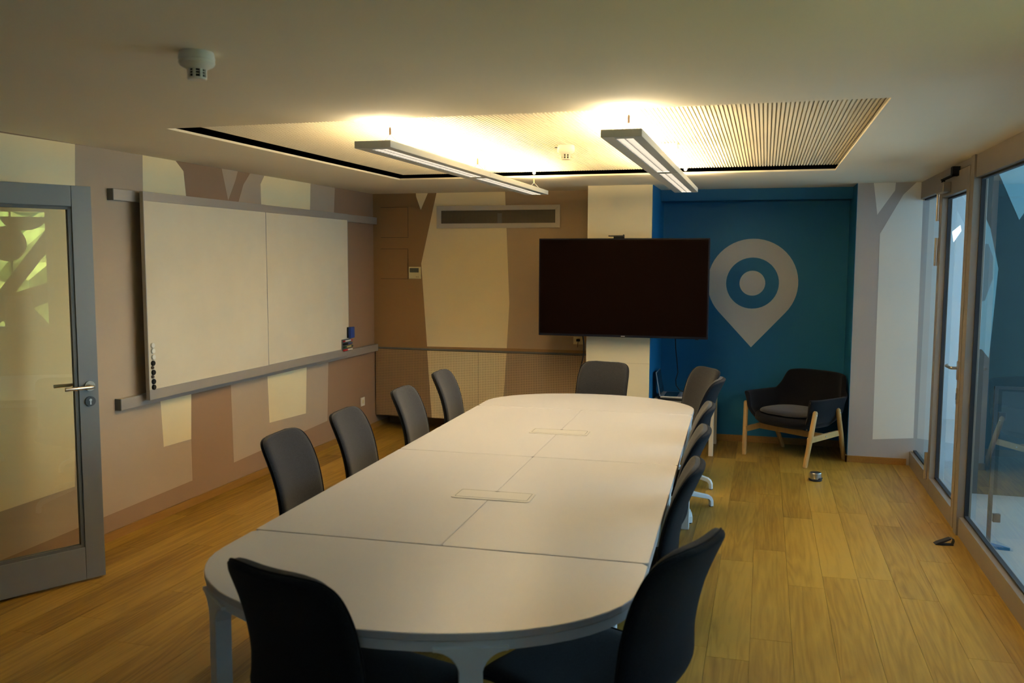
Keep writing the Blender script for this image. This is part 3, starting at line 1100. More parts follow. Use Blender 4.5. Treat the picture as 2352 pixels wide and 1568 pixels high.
# magnets
mg = [(350, 793, 'plastic_white', 'white', 'white round magnet topmost in the magnet column on the whiteboard'),
      (351, 806, 'plastic_white', 'white', 'white round magnet between two other white magnets on the whiteboard'),
      (352, 820, 'plastic_white', 'white', 'white round magnet touching the first black magnet on the whiteboard'),
      (351.5, 834, 'matt_black', 'black', 'black round magnet just under the white magnets on the whiteboard'),
      (350, 844, 'magnet_brown', 'brown', 'small brown magnet nearer the white magnets on the whiteboard'),
      (352.5, 855, 'matt_black', 'black', 'black round magnet between the two small brown magnets'),
      (350.5, 865, 'magnet_brown', 'brown', 'small brown magnet nearer the lower rail on the whiteboard'),
      (353, 876, 'matt_black', 'black', 'black round magnet under the lower brown magnet'),
      (353.5, 889, 'matt_black', 'black', 'black round magnet lowest in the column, at the whiteboard bottom rail')]
for px, py, m_, cn, lab in mg:
    p = bp(px, py, 0, XB1)
    r_ = 0.0165 if cn != 'brown' else 0.010
    M_ = Matrix.Translation((XB1-0.003, p.y, p.z)) @ Matrix.Rotation(PI/2, 4, 'Y')
    o = obj('magnet', MB().lathe([(r_, 0.0), (r_, 0.008), (r_*0.85, 0.011)], n=18, M=M_), m_, angle=0.6)
    tag(o, lab, 'magnet', 'magnets on the whiteboard edge')
# eraser and pens in a clear holder
ye0, ye1 = bp(797, 751, 0, XB2).y, bp(807, 776, 0, XB2).y
ze1, ze0 = bp(797, 751, 0, XB2).z, bp(797, 776.5, 0, XB2).z
t = thing('board_eraser', 'blue board eraser sticking to the whiteboard above the markers', 'eraser', (XB2, (ye0+ye1)/2, ze0))
obj('grip', MB().box(XB2+0.012, XB2+0.038, ye0, ye1-0.004, ze0, ze1), 'blue', t, bevel=0.004)
obj('felt', MB().box(XB2-0.003, XB2+0.013, ye0+0.003, ye1-0.006, ze0+0.002, ze1-0.002), 'matt_black', t)
yh0, yh1 = bp(785, 790, 0, XB2).y, bp(806, 790, 0, XB2).y
zh1, zh0 = bp(785, 780, 0, XB2).z, bp(786, 806, 0, XB2).z
t = thing('marker_holder', 'grey marker holder plate at the lower whiteboard corner', 'marker holder', (XB2, yh0, zh0))
obj('back_plate', MB().box(XB2-0.003, XB2+0.004, yh0, yh1-0.02, zh0, zh1), 'bead', t)
for i_ in range(4):
    zc = zh1-0.016-0.0275*i_
    obj('shelf', MB().box(XB2+0.003, XB2+0.022, yh0+0.01, yh1-0.03, zc-0.011, zc-0.009), 'bead', t)
for i_, (bm_, cm_, lab) in enumerate((('white_label', 'red', 'white marker with red cap ends, topmost in the holder'), ('blue', 'matt_black', 'dark marker with thick black cap under the topmost marker'), ('yellow_label', 'green', 'green marker with yellow label in the holder'), ('white_label', 'red', 'white marker with long red cap, lowest in the holder'))):
    zc = zh1-0.016-0.0275*i_
    ya_, yb_ = yh0+0.008+0.006*(i_ == 2), yh1-0.004+0.008*(i_ == 2)
    L = yb_-ya_
    t = thing('marker', lab, 'marker', (XB2+0.013, ya_, zc))
    M_ = Matrix.Translation((XB2+0.0135, ya_, zc)) @ Matrix.Rotation(-PI/2, 4, 'X')
    cap = {0: 0.14, 1: 0.45, 2: 0.26, 3: 0.42}[i_]
    obj('cap', MB().lathe([(0.0075, 0), (0.0095, 0.003), (0.0095, L*cap)], n=12, M=M_), cm_, t, angle=0.7)
    obj('barrel', MB().lathe([(0.0085 if i_ != 1 else 0.006, L*cap), (0.0085 if i_ != 1 else 0.006, L*(0.80 if i_ in (0, 2) else 1.0))], n=12, M=M_), bm_, t, angle=0.7)
    if i_ in (0, 2):
        obj('end_plug', MB().lathe([(0.0092, L*0.80), (0.0092, L*0.98), (0.006, L)], n=12, M=M_), cm_, t, angle=0.7)


# sockets
def socket_left(py, pz, lab):
    t = thing('wall_socket', lab, 'socket', (XL, py, pz))
    obj('plate', MB().box(XL, XL+0.010, py-0.040, py+0.040, pz-0.042, pz+0.042), 'plastic_white', t, bevel=0.003)
    M_ = Matrix.Translation((XL+0.0095, py, pz)) @ Matrix.Rotation(PI/2, 4, 'Y')
    obj('well', MB().lathe([(0.021, 0), (0.021, 0.0015)], n=20, M=M_), 'plastic_cream', t)


p = bp(832, 922, 0, XL)
socket_left(p.y, p.z, 'white wall socket low on the brown wall under the whiteboard rail')
p = bp(1328, 782, 1, YB)
t = thing('wall_socket', 'cream socket plate below the television with a plug in it', 'socket', (p.x, YB, p.z))
obj('plate', MB().box(p.x-0.045, p.x+0.045, YB-0.010, YB, p.z-0.035, p.z+0.035), 'plastic_cream', t, bevel=0.003)
obj('plug', MB().box(p.x-0.012, p.x+0.020, YB-0.035, YB-0.008, p.z-0.006, p.z+0.018), 'matt_black', t, bevel=0.004)
obj('plug_cord', MB().tube([(p.x+0.008, YB-0.034, p.z), (p.x+0.004, YB-0.040, p.z-0.03), (p.x+0.0, YB-0.03, p.z-0.06)], 0.003, 6), 'magnet_brown', t)

# thermostat
a, b = bp(940.5, 612.5, 1, YB), bp(967.5, 640, 1, YB)
t = thing('thermostat', 'cream wall controller with a small dark display beside the cream tree', 'thermostat', ((a.x+b.x)/2, YB, b.z))
obj('case', MB().box(a.x, b.x, YB-0.022, YB-0.0005, b.z, a.z), 'plastic_cream', t, bevel=0.003)
w_ = b.x-a.x
h_ = a.z-b.z
obj('display', MB().box(a.x+0.09*w_, a.x+0.86*w_, YB-0.0235, YB-0.0215, b.z+0.53*h_, b.z+0.90*h_), 'lcd', t)
obj('button', MB().box(a.x+0.62*w_, a.x+0.72*w_, YB-0.0235, YB-0.0215, b.z+0.14*h_, b.z+0.17*h_), 'magnet_brown', t)
obj('button', MB().box(a.x+0.76*w_, a.x+0.85*w_, YB-0.0235, YB-0.0215, b.z+0.14*h_, b.z+0.17*h_), 'magnet_brown', t)

# ventilation grille
vx0, vx1, vz0, vz1 = -3.078, -1.853, 1.996, 2.209
t = thing('vent_grille', 'long ventilation grille with grey frame high on the back wall', 'vent', ((vx0+vx1)/2, YB, vz0))
f = MB()
fw_ = 0.045
f.prism([(vx0, vz0), (vx1, vz0), (vx1-fw_, vz0+fw_), (vx0+fw_, vz0+fw_)], YB-0.016, YB-0.0005, Y3)
f.prism([(vx1, vz0), (vx1, vz1), (vx1-fw_, vz1-fw_), (vx1-fw_, vz0+fw_)], YB-0.016, YB-0.0005, Y3)
f.prism([(vx1, vz1), (vx0, vz1), (vx0+fw_, vz1-fw_), (vx1-fw_, vz1-fw_)], YB-0.016, YB-0.0005, Y3)
f.prism([(vx0, vz1), (vx0, vz0), (vx0+fw_, vz0+fw_), (vx0+fw_, vz1-fw_)], YB-0.016, YB-0.0005, Y3)
obj('frame', f, 'vent_alu', t, bevel=0.001)
obj('mesh', MB().box(vx0+fw_, vx1-fw_, YB-0.006, YB-0.001, vz0+fw_, vz1-fw_), 'grille_mesh', t)
xv = bp(1148, 500, 1, YB).x
obj('stay', MB().box(xv-0.022, xv+0.022, YB-0.0075, YB-0.0055, vz0+fw_, vz1-fw_-0.03), 'bead', t)

# ================================================================== TELEVISION
TX0, TX1, TZ0_, TZ1_, TY = -1.897, -0.444, 1.040, 1.881, 7.50
t = thing('television', 'large black wall television hung across the cream column', 'television', ((TX0+TX1)/2, TY, TZ0_))
obj('bezel', MB().box(TX0, TX1, TY, TY+0.045, TZ0_, TZ1_), 'tv_bezel', t, bevel=0.004)
obj('screen', MB().prism(rrect(TX0+0.012, TX1-0.012, TZ0_+0.020, TZ1_-0.012, 0.006, 3), TY-0.0012, TY+0.002, Y3), 'tv_screen', t)
tm = (TX0+TX1)/2
obj('logo_strip', MB().box(tm-0.0, tm+0.033, TY-0.0015, TY+0.002, TZ0_+0.007, TZ0_+0.012), 'silver', t)
obj('sensor_foot', MB().box(TX1-0.105, TX1-0.075, TY+0.005, TY+0.025, TZ0_-0.006, TZ0_+0.001), 'black_plastic', t)
obj('wall_bracket', MB().box(tm-0.20, tm+0.12, TY+0.044, COLY+0.001, 1.25, 1.65), 'dark_steel', t)
# camera on top
a, b = bp(1399, 540, 1, TY+0.01), bp(1434, 546, 1, TY+0.01)
t = thing('conference_camera', 'flat black camera bar clipped on top of the television', 'camera', ((a.x+b.x)/2, TY, TZ1_))
obj('body', MB().box(a.x, b.x, TY-0.030, TY+0.030, TZ1_+0.014, TZ1_+0.024), 'black_plastic', t, bevel=0.003)
obj('clip', MB().box(a.x+0.042, b.x-0.001, TY-0.012, TY+0.03, TZ1_-0.001, TZ1_+0.015), 'matt_black', t)
obj('end_post', MB().box(b.x-0.008, b.x, TY-0.02, TY+0.02, TZ1_+0.014, TZ1_+0.030), 'matt_black', t)
# cables
pts = [bp(x_, y_, 1, yy) for x_, y_, yy in ((1338, 762, 7.54), (1339, 775, 7.58), (1341, 790, 7.60), (1340.5, 810, 7.61), (1338, 826, 7.61), (1333, 845, 7.60), (1326, 880, 7.59), (1322, 940, 7.58), (1322, 1010, 7.58))]
pts.append(Vector((pts[-1].x+0.02, 7.58, 0.006)))
pts.append(Vector((pts[-1].x+0.12, 7.56, 0.006)))
tag(obj('power_cable', MB().tube(pts, 0.0055, 8), 'matt_black', smooth=True), 'black cable hanging beside the column under the television', 'cable')
pts = []
for (x_, y_, yy) in ((1551, 770, 7.60), (1552, 800, 7.80), (1555, 830, 7.95), (1557, 855, 8.0), (1552, 872, 8.0), (1553, 885, 8.0), (1560, 895, 8.0), (1572, 900, 8.0)):
    pts.append(bp(x_, y_, 1, yy))
pts = [pts[0]] + [(pts[i_]*0.5+pts[i_+1]*0.5) if j_ else pts[i_] for i_ in range(len(pts)-1) for j_ in (0, 1)][1:] + [pts[-1]]
tag(obj('video_cable', MB().tube(pts, 0.004, 8), 'matt_black', smooth=True), 'thin black cable hanging in front of the blue wall', 'cable')

# ================================================================== SIDE TABLE + LAPTOP
sx0, sx1, sy0, sy1, sz = -0.928, -0.392, 7.76, 8.34, 0.462
t = thing('side_table', 'low wooden side table in the alcove under the laptop', 'side table', ((sx0+sx1)/2, (sy0+sy1)/2, 0))
obj('top', MB().box(sx0, sx1, sy0, sy1, sz-0.035, sz), 'desk_top', t, bevel=0.003)
for lx in (sx0+0.02, sx1-0.02):
    for ly in (sy0+0.02, sy1-0.02):
        obj('leg', MB().box(lx-0.02, lx+0.02, ly-0.02, ly+0.02, 0, sz-0.034), 'desk_leg', t, bevel=0.003)
t = thing('laptop', 'open dark laptop standing on the low side table', 'laptop', (-0.78, 8.0, sz))
lx0, lx1, ly0, ly1 = -0.865, -0.640, 7.84, 8.15
obj('base', MB().box(lx0, lx1, ly0, ly1, sz+0.018, sz+0.034), 'laptop_silver', t, bevel=0.003)
obj('keyboard', MB().box(lx0+0.03, lx1-0.08, ly0+0.02, ly1-0.02, sz+0.034, sz+0.0352), 'laptop_dark', t)
lid = MB()
ML = Matrix.Translation((lx0, 0, sz+0.034)) @ Matrix.Rotation(math.radians(-10), 4, 'Y')
lid.box(-0.008, 0.0, ly0, ly1, 0, 0.215, M=ML)
ld = obj('lid', lid, 'laptop_silver', t, bevel=0.002)
s_ = MB().box(0.0, 0.0012, ly0+0.008, ly1-0.008, 0.008, 0.208, M=ML)
obj('screen', s_, 'laptop_dark', ld)
tag(obj('dock', MB().box(lx0-0.02, lx1+0.01, ly0-0.01, ly1+0.02, sz, sz+0.018), 'matt_black', bevel=0.003), 'flat black pad under the open laptop', 'pad')

# ================================================================== TABLE
TXc, TYc, TROT, THt = -1.0297, 2.7386, 0.0289, 0.735
tb = thing('conference_table', 'long white conference table with rounded ends in four sections', 'table', (TXc, TYc, 0), TROT)
HW = 0.70
S1, S2 = 1.4017, 2.8056
G2 = 0.0028


def dend(v0, sgn, n=28):
    """D-shaped end: straight start then half ellipse"""
    out = [(-HW, v0), ]
    for i_ in range(n+1):
        a = PI - PI*i_/n
        out.append((HW*math.cos(a), v0 + sgn*(0.20 + 0.50*math.sin(a))))
    out.append((HW, v0))
    return out


tops = []
near = [(-HW+0.02, -G2), (-HW, -0.022)] + dend(0, -1)[1:-1] + [(HW, -0.022), (HW-0.02, -G2)]
far = [(-HW+0.02, S2+G2), (-HW, S2+0.022)] + dend(S2, 1)[1:-1] + [(HW, S2+0.022), (HW-0.02, S2+G2)]
for k_, poly in enumerate((near, rrect(-HW, -0.0004, G2, S1-G2, 0.012, 3), rrect(0.0004, HW, G2, S1-G2, 0.012, 3),
                           rrect(-HW, -0.0004, S1+G2, S2-G2, 0.012, 3), rrect(0.0004, HW, S1+G2, S2-G2, 0.012, 3), far)):
    # inner corners along the middle joint stay square enough to leave only a hairline
    tops.append(obj('tabletop', MB().prism(poly, THt-0.022, THt, Z3), 'table_white', tb, local=True, bevel=0.003))
# sub-frame band under the tops


def band(outline, inset, z0, z1, th=0.02, closed=True):
    mb = MB()
    n = len(outline)
    ins, ins2 = [], []
    for i_ in range(n):
        p0, p1, p2 = Vector(outline[i_-1]), Vector(outline[i_]), Vector(outline[(i_+1) % n])
        e = (p2-p0).normalized()
        nr = Vector((e.y, -e.x))
        ins.append(p1 - nr*inset)
        ins2.append(p1 - nr*(inset+th))
    vs = [(p.x, p.y, z) for z in (z0, z1) for p in ins] + [(p.x, p.y, z) for z in (z0, z1) for p in ins2]
    fs = []
    for i_ in range(n):
        j_ = (i_+1) % n
        fs += [(i_, j_, n+j_, n+i_), (2*n+j_, 2*n+i_, 3*n+i_, 3*n+j_), (i_, 2*n+i_, 2*n+j_, j_), (n+i_, n+j_, 3*n+j_, 3*n+i_)]
    mb.add(vs, fs)
    return mb


full = [(u, v) for u, v in dend(0, -1)[1:-1]] + [(HW, 0.0), (HW, S1), (HW, S2)] + [(u, v) for u, v in reversed(dend(S2, 1)[1:-1])] + [(-HW, S2), (-HW, S1), (-HW, 0.0)]
obj('apron', band(full, 0.006, 0.683, THt-0.024), 'table_frame', tb, local=True, angle=0.5)
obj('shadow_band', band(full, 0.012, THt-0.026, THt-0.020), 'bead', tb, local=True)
for v_ in (0.0, S1, S2):
    obj('cross_beam', MB().box(-HW+0.03, HW-0.03, v_-0.03, v_+0.03, 0.683, THt-0.023), 'table_frame', tb, local=True)


def table_leg(u, v, tang):
    """post that flares with rounded shoulders into the apron"""
    hw, R, zt = 0.030, 0.070, 0.684
    prof = [(-hw, 0.0), (hw, 0.0), (hw+0.002, zt-R)]
    for i_ in range(1, 9):
        a = PI - (PI/2)*i_/8
        prof.append((hw+R + R*math.cos(a), zt-R + R*math.sin(a)))
    prof.append((hw+R, zt+0.012))
    prof.append((-hw-R, zt+0.012))
    for i_ in range(8, 0, -1):
        a = PI - (PI/2)*i_/8
        prof.append((-(hw+R + R*math.cos(a)), zt-R + R*math.sin(a)))
    prof.append((-hw-0.002, zt-R))
    M_ = Matrix.Translation((u, v, 0)) @ Matrix.Rotation(tang, 4, 'Z')
    mb = MB().prism(prof, -0.024, 0.024, Y3, M=M_)
    return obj('leg', mb, 'table_frame', tb, local=True, bevel=0.003)


def on_end(u, sgn, v0):
    s = math.sqrt(1-(u/HW)**2)
    v = v0 + sgn*(0.20+0.50*s)
    # tangent of the ellipse
    tx, ty = -s*HW, sgn*(-0.5)*(-(u/HW))*-1
    tang = math.atan2(sgn*0.5*(-(u/HW))/max(s, 0.05)/HW, 1.0)
    nrm = Vector((-math.sin(tang), math.cos(tang)))*sgn
    return u-nrm.x*0.026, v-nrm.y*0.026, tang


for u_, sgn, v0 in ((-0.545, -1, 0), (0.305, -1, 0), (-0.47, 1, S2), (0.22, 1, S2)):
    table_leg(*on_end(u_, sgn, v0))
for u_, v_ in ((HW-0.032, S2+0.03), (-HW+0.032, 2.60), (-HW+0.032, 1.775), (HW-0.032, 1.05)):
    table_leg(u_, v_, PI/2)
# cable covers set in the middle sections
for ti, (vc, uc) in ((1, (0.655, 0.005)), (3, (2.045, 0.005))):
    par = tops[ti]
    rim = obj('cable_cover', MB().prism(rrect(uc-0.165, uc+0.165, vc-0.070, vc+0.070, 0.018), THt-0.001, THt+0.003, Z3), 'lid_white', par, local=True, bevel=0.0015)
    gp = band(rrect(uc-0.152, uc+0.152, vc-0.050, vc+0.060, 0.010), 0.0, THt+0.0022, THt+0.0034, 0.0022)
    obj('lid_gap', gp, 'bead', par, local=True)
    obj('finger_slot', MB().prism([(uc-0.012 + 0.024*i_/8, vc+0.060-0.006*math.sin(PI*i_/8)) for i_ in range(9)], THt+0.0028, THt+0.0037, Z3), 'matt_black', par, local=True)

# ================================================================== CHAIRS
def catmull(pts, n):
    out = []
    P_ = [Vector(p_) for p_ in pts]
    P_ = [P_[0]*2-P_[1]] + P_ + [P_[-1]*2-P_[-2]]
    seg = len(P_)-3
    for i_ in range(n+1):
        s = i_/n*seg
        k_ = min(int(s), seg-1)
        f_ = s-k_
        p0, p1, p2, p3 = P_[k_:k_+4]
        out.append(0.5*((2*p1) + (-p0+p2)*f_ + (2*p0-5*p1+4*p2-p3)*f_*f_ + (-p0+3*p1-3*p2+p3)*f_*f_*f_))
    return out


# stations: (y, z, half width, wrap) ; front is +y
ST = [(0.245, 0.448, 0.195, 0.004), (0.225, 0.463, 0.225, 0.006), (0.17, 0.470, 0.245, 0.010), (0.08, 0.464, 0.255, 0.012), (-0.02, 0.454, 0.255, 0.015),
      (-0.10, 0.446, 0.253, 0.018), (-0.165, 0.452, 0.250, 0.021), (-0.212, 0.476, 0.240, 0.025), (-0.236, 0.515, 0.226, 0.029), (-0.242, 0.56, 0.214, 0.032),
      (-0.246, 0.62, 0.208, 0.034), (-0.258, 0.69, 0.207, 0.035), (-0.277, 0.76, 0.207, 0.035), (-0.300, 0.82, 0.204, 0.035), (-0.318, 0.86, 0.196, 0.035),
      (-0.330, 0.886, 0.181, 0.035), (-0.337, 0.902, 0.158, 0.035), (-0.341, 0.911, 0.125, 0.035), (-0.343, 0.9165, 0.09, 0.035)]


def shell_grid(ns=60, nt=14, wscale=1.0, trim=0.0):
    cl_ = catmull([(a, b, c) for a, b, c, _ in ST], ns)
    wr = catmull([(a, b, d) for a, b, _, d in ST], ns)
    grid = []
    for i_ in range(ns+1):
        y_, z_, hw = cl_[i_]
        c_ = wr[i_].z
        a = cl_[max(i_-1, 0)]
        b = cl_[min(i_+1, ns)]
        ty, tz = b.x-a.x, b.y-a.y
        L = math.hypot(ty, tz) or 1
        ny, nz = tz/L, -ty/L            # towards the sitter
        if nz < 0 and ny < 0:
            ny, nz = -ny, -nz
        hw *= wscale
        row_ = []
        for j_ in range(nt+1):
            t_ = -1+2*j_/nt
            tt = math.sin(t_*PI/2)*0.45 + t_*0.55
            q = c_*(abs(hw*tt)/0.2)**2.2
            row_.append((Vector((hw*tt, y_+ny*q, z_+nz*q)), Vector((0, ny, nz)), tt, i_/ns))
        grid.append(row_)
    return grid


def pad(grid, o0, o1, th0, th1):
    """closed cushion between two offsets of the sheet, rounded at the rim"""
    mb = MB()
    ns, nt = len(grid)-1, len(grid[0])-1
    A, Bv = [], []
    for row_ in grid:
        for p_, n_, t_, s_ in row_:
            e = max(0.0, 1-abs(t_)**6)**0.5 * max(0.0, 1-abs(2*s_-1)**26)**0.5
            A.append(p_ + n_*(o0 + th0*e))
            Bv.append(p_ + n_*(o1 + th1*e))
    n = len(A)
    W_ = nt+1
    fs = []
    for i_ in range(ns):
        for j_ in range(nt):
            a = i_*W_+j_
            fs.append((a, a+1, a+W_+1, a+W_))
            fs.append((n+a, n+a+W_, n+a+W_+1, n+a+1))
    for i_ in range(ns):
        a = i_*W_
        fs.append((a, a+W_, n+a+W_, n+a))
        a = i_*W_+nt
        fs.append((a, n+a, n+a+W_, a+W_))
    for j_ in range(nt):
        a = j_
        fs.append((a, n+a, n+a+1, a+1))
        a = ns*W_+j_
        fs.append((a, a+1, n+a+1, n+a))
    mb.add(A+Bv, fs)
    return mb


def make_chair():
    t = thing('conference_chair', 'x', 'chair', (0, 0, 0))
    obj('cushion', pad(shell_grid(wscale=0.985), 0.004, 0.0, 0.022, -0.002), 'fabric_grey', t, local=True, smooth=True)
    sh = obj('shell', pad(shell_grid(wscale=1.0), 0.003, -0.006, 0.0, -0.012), 'fabric_shell', t, local=True, smooth=True)
    # stitched seam round the rim
    g = shell_grid(wscale=1.004)
    ring = [r_[-1][0] for r_ in g] + [q[0] for q in reversed(g[-1])][1:-1] + [r_[0][0] for r_ in reversed(g)] + [q[0] for q in g[0]][1:]
    nn = [r_[-1][1] for r_ in g] + [q[1] for q in reversed(g[-1])][1:-1] + [r_[0][1] for r_ in reversed(g)] + [q[1] for q in g[0]][1:]
    obj('seam', MB().tube([p_ + n_*0.0035 for p_, n_ in zip(ring, nn)], 0.0028, 6), 'fabric_shell', sh, local=True, smooth=True)
    md = MB()
    md.box(-0.10, 0.10, -0.12, 0.12, 0.410, 0.428)
    md.lathe([(0.045, 0.375), (0.055, 0.412)], n=20)
    obj('seat_plate', md, 'matt_black', t, local=True, angle=0.6)
    obj('column', MB().lathe([(0.026, 0.12), (0.026, 0.30), (0.020, 0.302), (0.020, 0.385)], n=18), 'chair_base', t, local=True, angle=0.6)
    obj('hub', MB().lathe([(0.048, 0.105), (0.052, 0.12), (0.050, 0.165), (0.036, 0.180)], n=24), 'chair_base', t, local=True, angle=0.6)
    prof = [(0.02, 0.165), (0.26, 0.096), (0.300, 0.086), (0.322, 0.070), (0.334, 0.045), (0.336, 0.004), (0.312, 0.004), (0.310, 0.040), (0.298, 0.056), (0.26, 0.066), (0.02, 0.118)]
    for k_ in range(4):
        M_ = Matrix.Rotation(PI/4+PI/2*k_, 4, 'Z')
        lg = obj('leg', MB().prism(prof, -0.016, 0.016, Y3, M=M_), 'chair_base', t, local=True, bevel=0.004)
        gl = Vector((0.324*math.cos(PI/4+PI/2*k_), 0.324*math.sin(PI/4+PI/2*k_), 0))
        obj('glide', MB().lathe([(0.012, 0.0), (0.013, 0.006)], gl, 12), 'matt_black', lg, local=True)
    return t


chair0 = make_chair()
used = [False]


def place_chair(top, facing_deg, label, base=0.0, lift=0.0, grp='conference chairs round the table'):
    """top = where the middle of the back's top edge stands; facing in degrees from +x"""
    global chair0
    if used[0]:
        o_ = copy_tree(chair0)
    else:
        o_ = chair0
        used[0] = True
    a = math.radians(facing_deg)
    d = Vector((math.cos(a), math.sin(a)))
    o_.location = (top[0]+d.x*0.335, top[1]+d.y*0.335, 0)
    o_.rotation_euler = (0, 0, a-PI/2)
    o_['label'] = label
    o_['category'] = 'chair'
    o_['group'] = grp
    for ch in o_.children:              # the swivel base keeps its own turn
        if ch.name.split('.')[0] in ('leg', 'hub'):
            ch.rotation_euler = (0, 0, math.radians(base))
        else:                            # seat height set on the gas column
            ch.location.z = lift
    return o_


place_chair((-2.092, 3.476), 3.6, 'grey conference chair facing the whiteboard-side table edge, closest to the open glass door')
place_chair((-2.093, 4.102), 4.4, 'grey conference chair second from the open glass door on the whiteboard side', 10)
place_chair((-2.121, 4.926), 4.1, 'grey conference chair second from the pegboard on the whiteboard side', 25)
place_chair((-2.183, 5.761), 3.8, 'grey conference chair closest to the pegboard on the whiteboard side', -15)
place_chair((-1.146, 6.693), 256.5, 'grey conference chair at the table end under the television')
place_chair((-0.379, 6.868), 213, 'grey conference chair turned at the table corner before the side table', 0, -0.04)
place_chair((-0.258, 5.95), 174, 'grey conference chair on the partition side, farthest along toward the blue alcove', -8)
place_chair((-0.258, 4.866), 182, 'grey conference chair on the partition side, second from the blue alcove', 20)
place_chair((-0.240, 4.153), 182, 'grey conference chair on the partition side, third from the blue alcove', 10)
place_chair((-0.222, 3.425), 181, 'grey conference chair on the partition side, at the near seam of the table')
place_chair((-0.136, 2.300), 158.5, 'dark conference chair seen from behind at the rounded table end, beside the floor walkway', 20, 0.05)
place_chair((-1.185, 1.912), 73, 'black-looking conference chair seen from behind, pulled to the rounded table end', 30)

# ================================================================== ARMCHAIR
AC = Vector((0.281, 7.949, 0))
fd = Vector((-0.337-0.335, -0.444-0.435, 0))
fd = Vector((-0.336, -0.44, 0)).normalized()
arot = math.atan2(fd.y, fd.x)-PI/2
ac = thing('armchair', 'dark upholstered armchair with splayed wooden legs in the blue alcove', 'armchair', AC, arot)
# local: front = +y. tub shell swept round the seat: angle from front-left arm round the back to front-right arm


def tub():
    """tub shell: U-shaped rim, low arms and a taller winged back, one closed skin"""
    na, nh = 56, 12
    mb = MB()
    out_, in_ = [], []

    def plan(s):
        # s in -1..1 along the U from left arm front to right arm front; returns x,y and outward normal
        a = s*1.0
        W2, D2 = 0.345, 0.31
        # superellipse-like U
        th = PI*1.5 + a*PI*0.725
        cx_, sy_ = math.cos(th), math.sin(th)
        e_ = 0.47
        return (math.copysign(abs(cx_)**e_, cx_), math.copysign(abs(sy_)**e_, sy_), W2, D2)

    def rim(s):
        b = abs(s)
        # back height in the middle, quick step down to the arms
        t_ = min(1.0, max(0.0, (b-0.30)/0.22))
        t_ = t_*t_*(3-2*t_)
        back = 0.735 - 0.02*(b/0.35)**2
        armz = 0.555 + 0.015*(b-0.5)
        return back*(1-t_) + armz*t_
    for i_ in range(na+1):
        s = -1+2*i_/na
        ux, uy, W2, D2 = plan(s)
        zt = rim(s)
        ro, ri = [], []
        for j_ in range(nh+1):
            h_ = j_/nh
            # bulge: shell tucks in under the seat and flares at the rim
            z = 0.300 + (zt-0.300)*h_
            g = 0.70 + 0.30*min(1, h_*2.2)**0.6
            isback = max(0.0, 1-abs(s)/0.45)
            flare = 0.035*h_**3*(1 if abs(s) > 0.45 else 0.4)
            lean = 0.075*h_*isback
            x = ux*(W2*g+flare)
            y = uy*(D2*g+flare*0.6) - lean + 0.0
            th_ = 0.030+0.012*h_**2
            ro.append(Vector((x, y, z)))
            n_ = Vector((ux, uy, 0)).normalized()
            ri.append(Vector((x, y, z)) - n_*th_)
        out_.append(ro)
        in_.append(ri)
    V, F = [], []
    W_ = nh+1
    for ro in out_:
        V += ro
    for ri in in_:
        V += ri
    n = len(out_)*W_
    for i_ in range(na):
        for j_ in range(nh):
            a = i_*W_+j_
            F.append((a, a+W_, a+W_+1, a+1))
            F.append((n+a, n+a+1, n+a+W_+1, n+a+W_))
        a = i_*W_
        F.append((a, n+a, n+a+W_, a+W_))
        a = i_*W_+nh
        F.append((a, a+W_, n+a+W_, n+a))
    for a0_ in (0, na*W_):
        for j_ in range(nh):
            F.append((a0_+j_, a0_+j_+1, n+a0_+j_+1, n+a0_+j_))
    mb.add(V, F)
    return mb


obj('shell', tub(), 'fabric_black', ac, local=True, smooth=True, sub=1)
# seat pan closing the tub, with a dipped front
pan = []
for i_ in range(40):
    a = 2*PI*i_/40
    cx_, sy_ = math.cos(a), math.sin(a)
    pan.append((0.300*math.copysign(abs(cx_)**0.7, cx_), 0.285*math.copysign(abs(sy_)**0.7, sy_)+0.01))
sp = MB()
rings = [(0.70, 0.285), (0.90, 0.300), (1.0, 0.330), (1.0, 0.372), (0.94, 0.390), (0.0, 0.390)]
vs, fs = [], []
for s_, z_ in rings:
    for (u, v) in pan:
        vs.append((u*s_, v*s_, z_-(0.012 if z_ > 0.36 and v > 0.2 else 0)))
for r_ in range(len(rings)-1):
    for i_ in range(40):
        j_ = (i_+1) % 40
        fs.append((r_*40+i_, r_*40+j_, (r_+1)*40+j_, (r_+1)*40+i_))
fs.append(tuple(range(39, -1, -1)))
sp.add(vs, fs)
obj('seat', sp, 'fabric_black', ac, local=True, smooth=True)
cs = MB()
rings = [(0.80, 0.388), (0.865, 0.396), (0.875, 0.406), (0.84, 0.418), (0.55, 0.426), (0.0, 0.428)]
vs, fs = [], []
for s_, z_ in rings:
    for (u, v) in pan:
        vs.append((u*s_, v*s_*0.98+0.006, z_))
for r_ in range(len(rings)-1):
    for i_ in range(40):
        j_ = (i_+1) % 40
        fs.append((r_*40+i_, r_*40+j_, (r_+1)*40+j_, (r_+1)*40+i_))
fs.append(tuple(range(39, -1, -1)))
cs.add(vs, fs)
obj('seat_cushion', cs, 'fabric_cushion', ac, local=True, smooth=True)
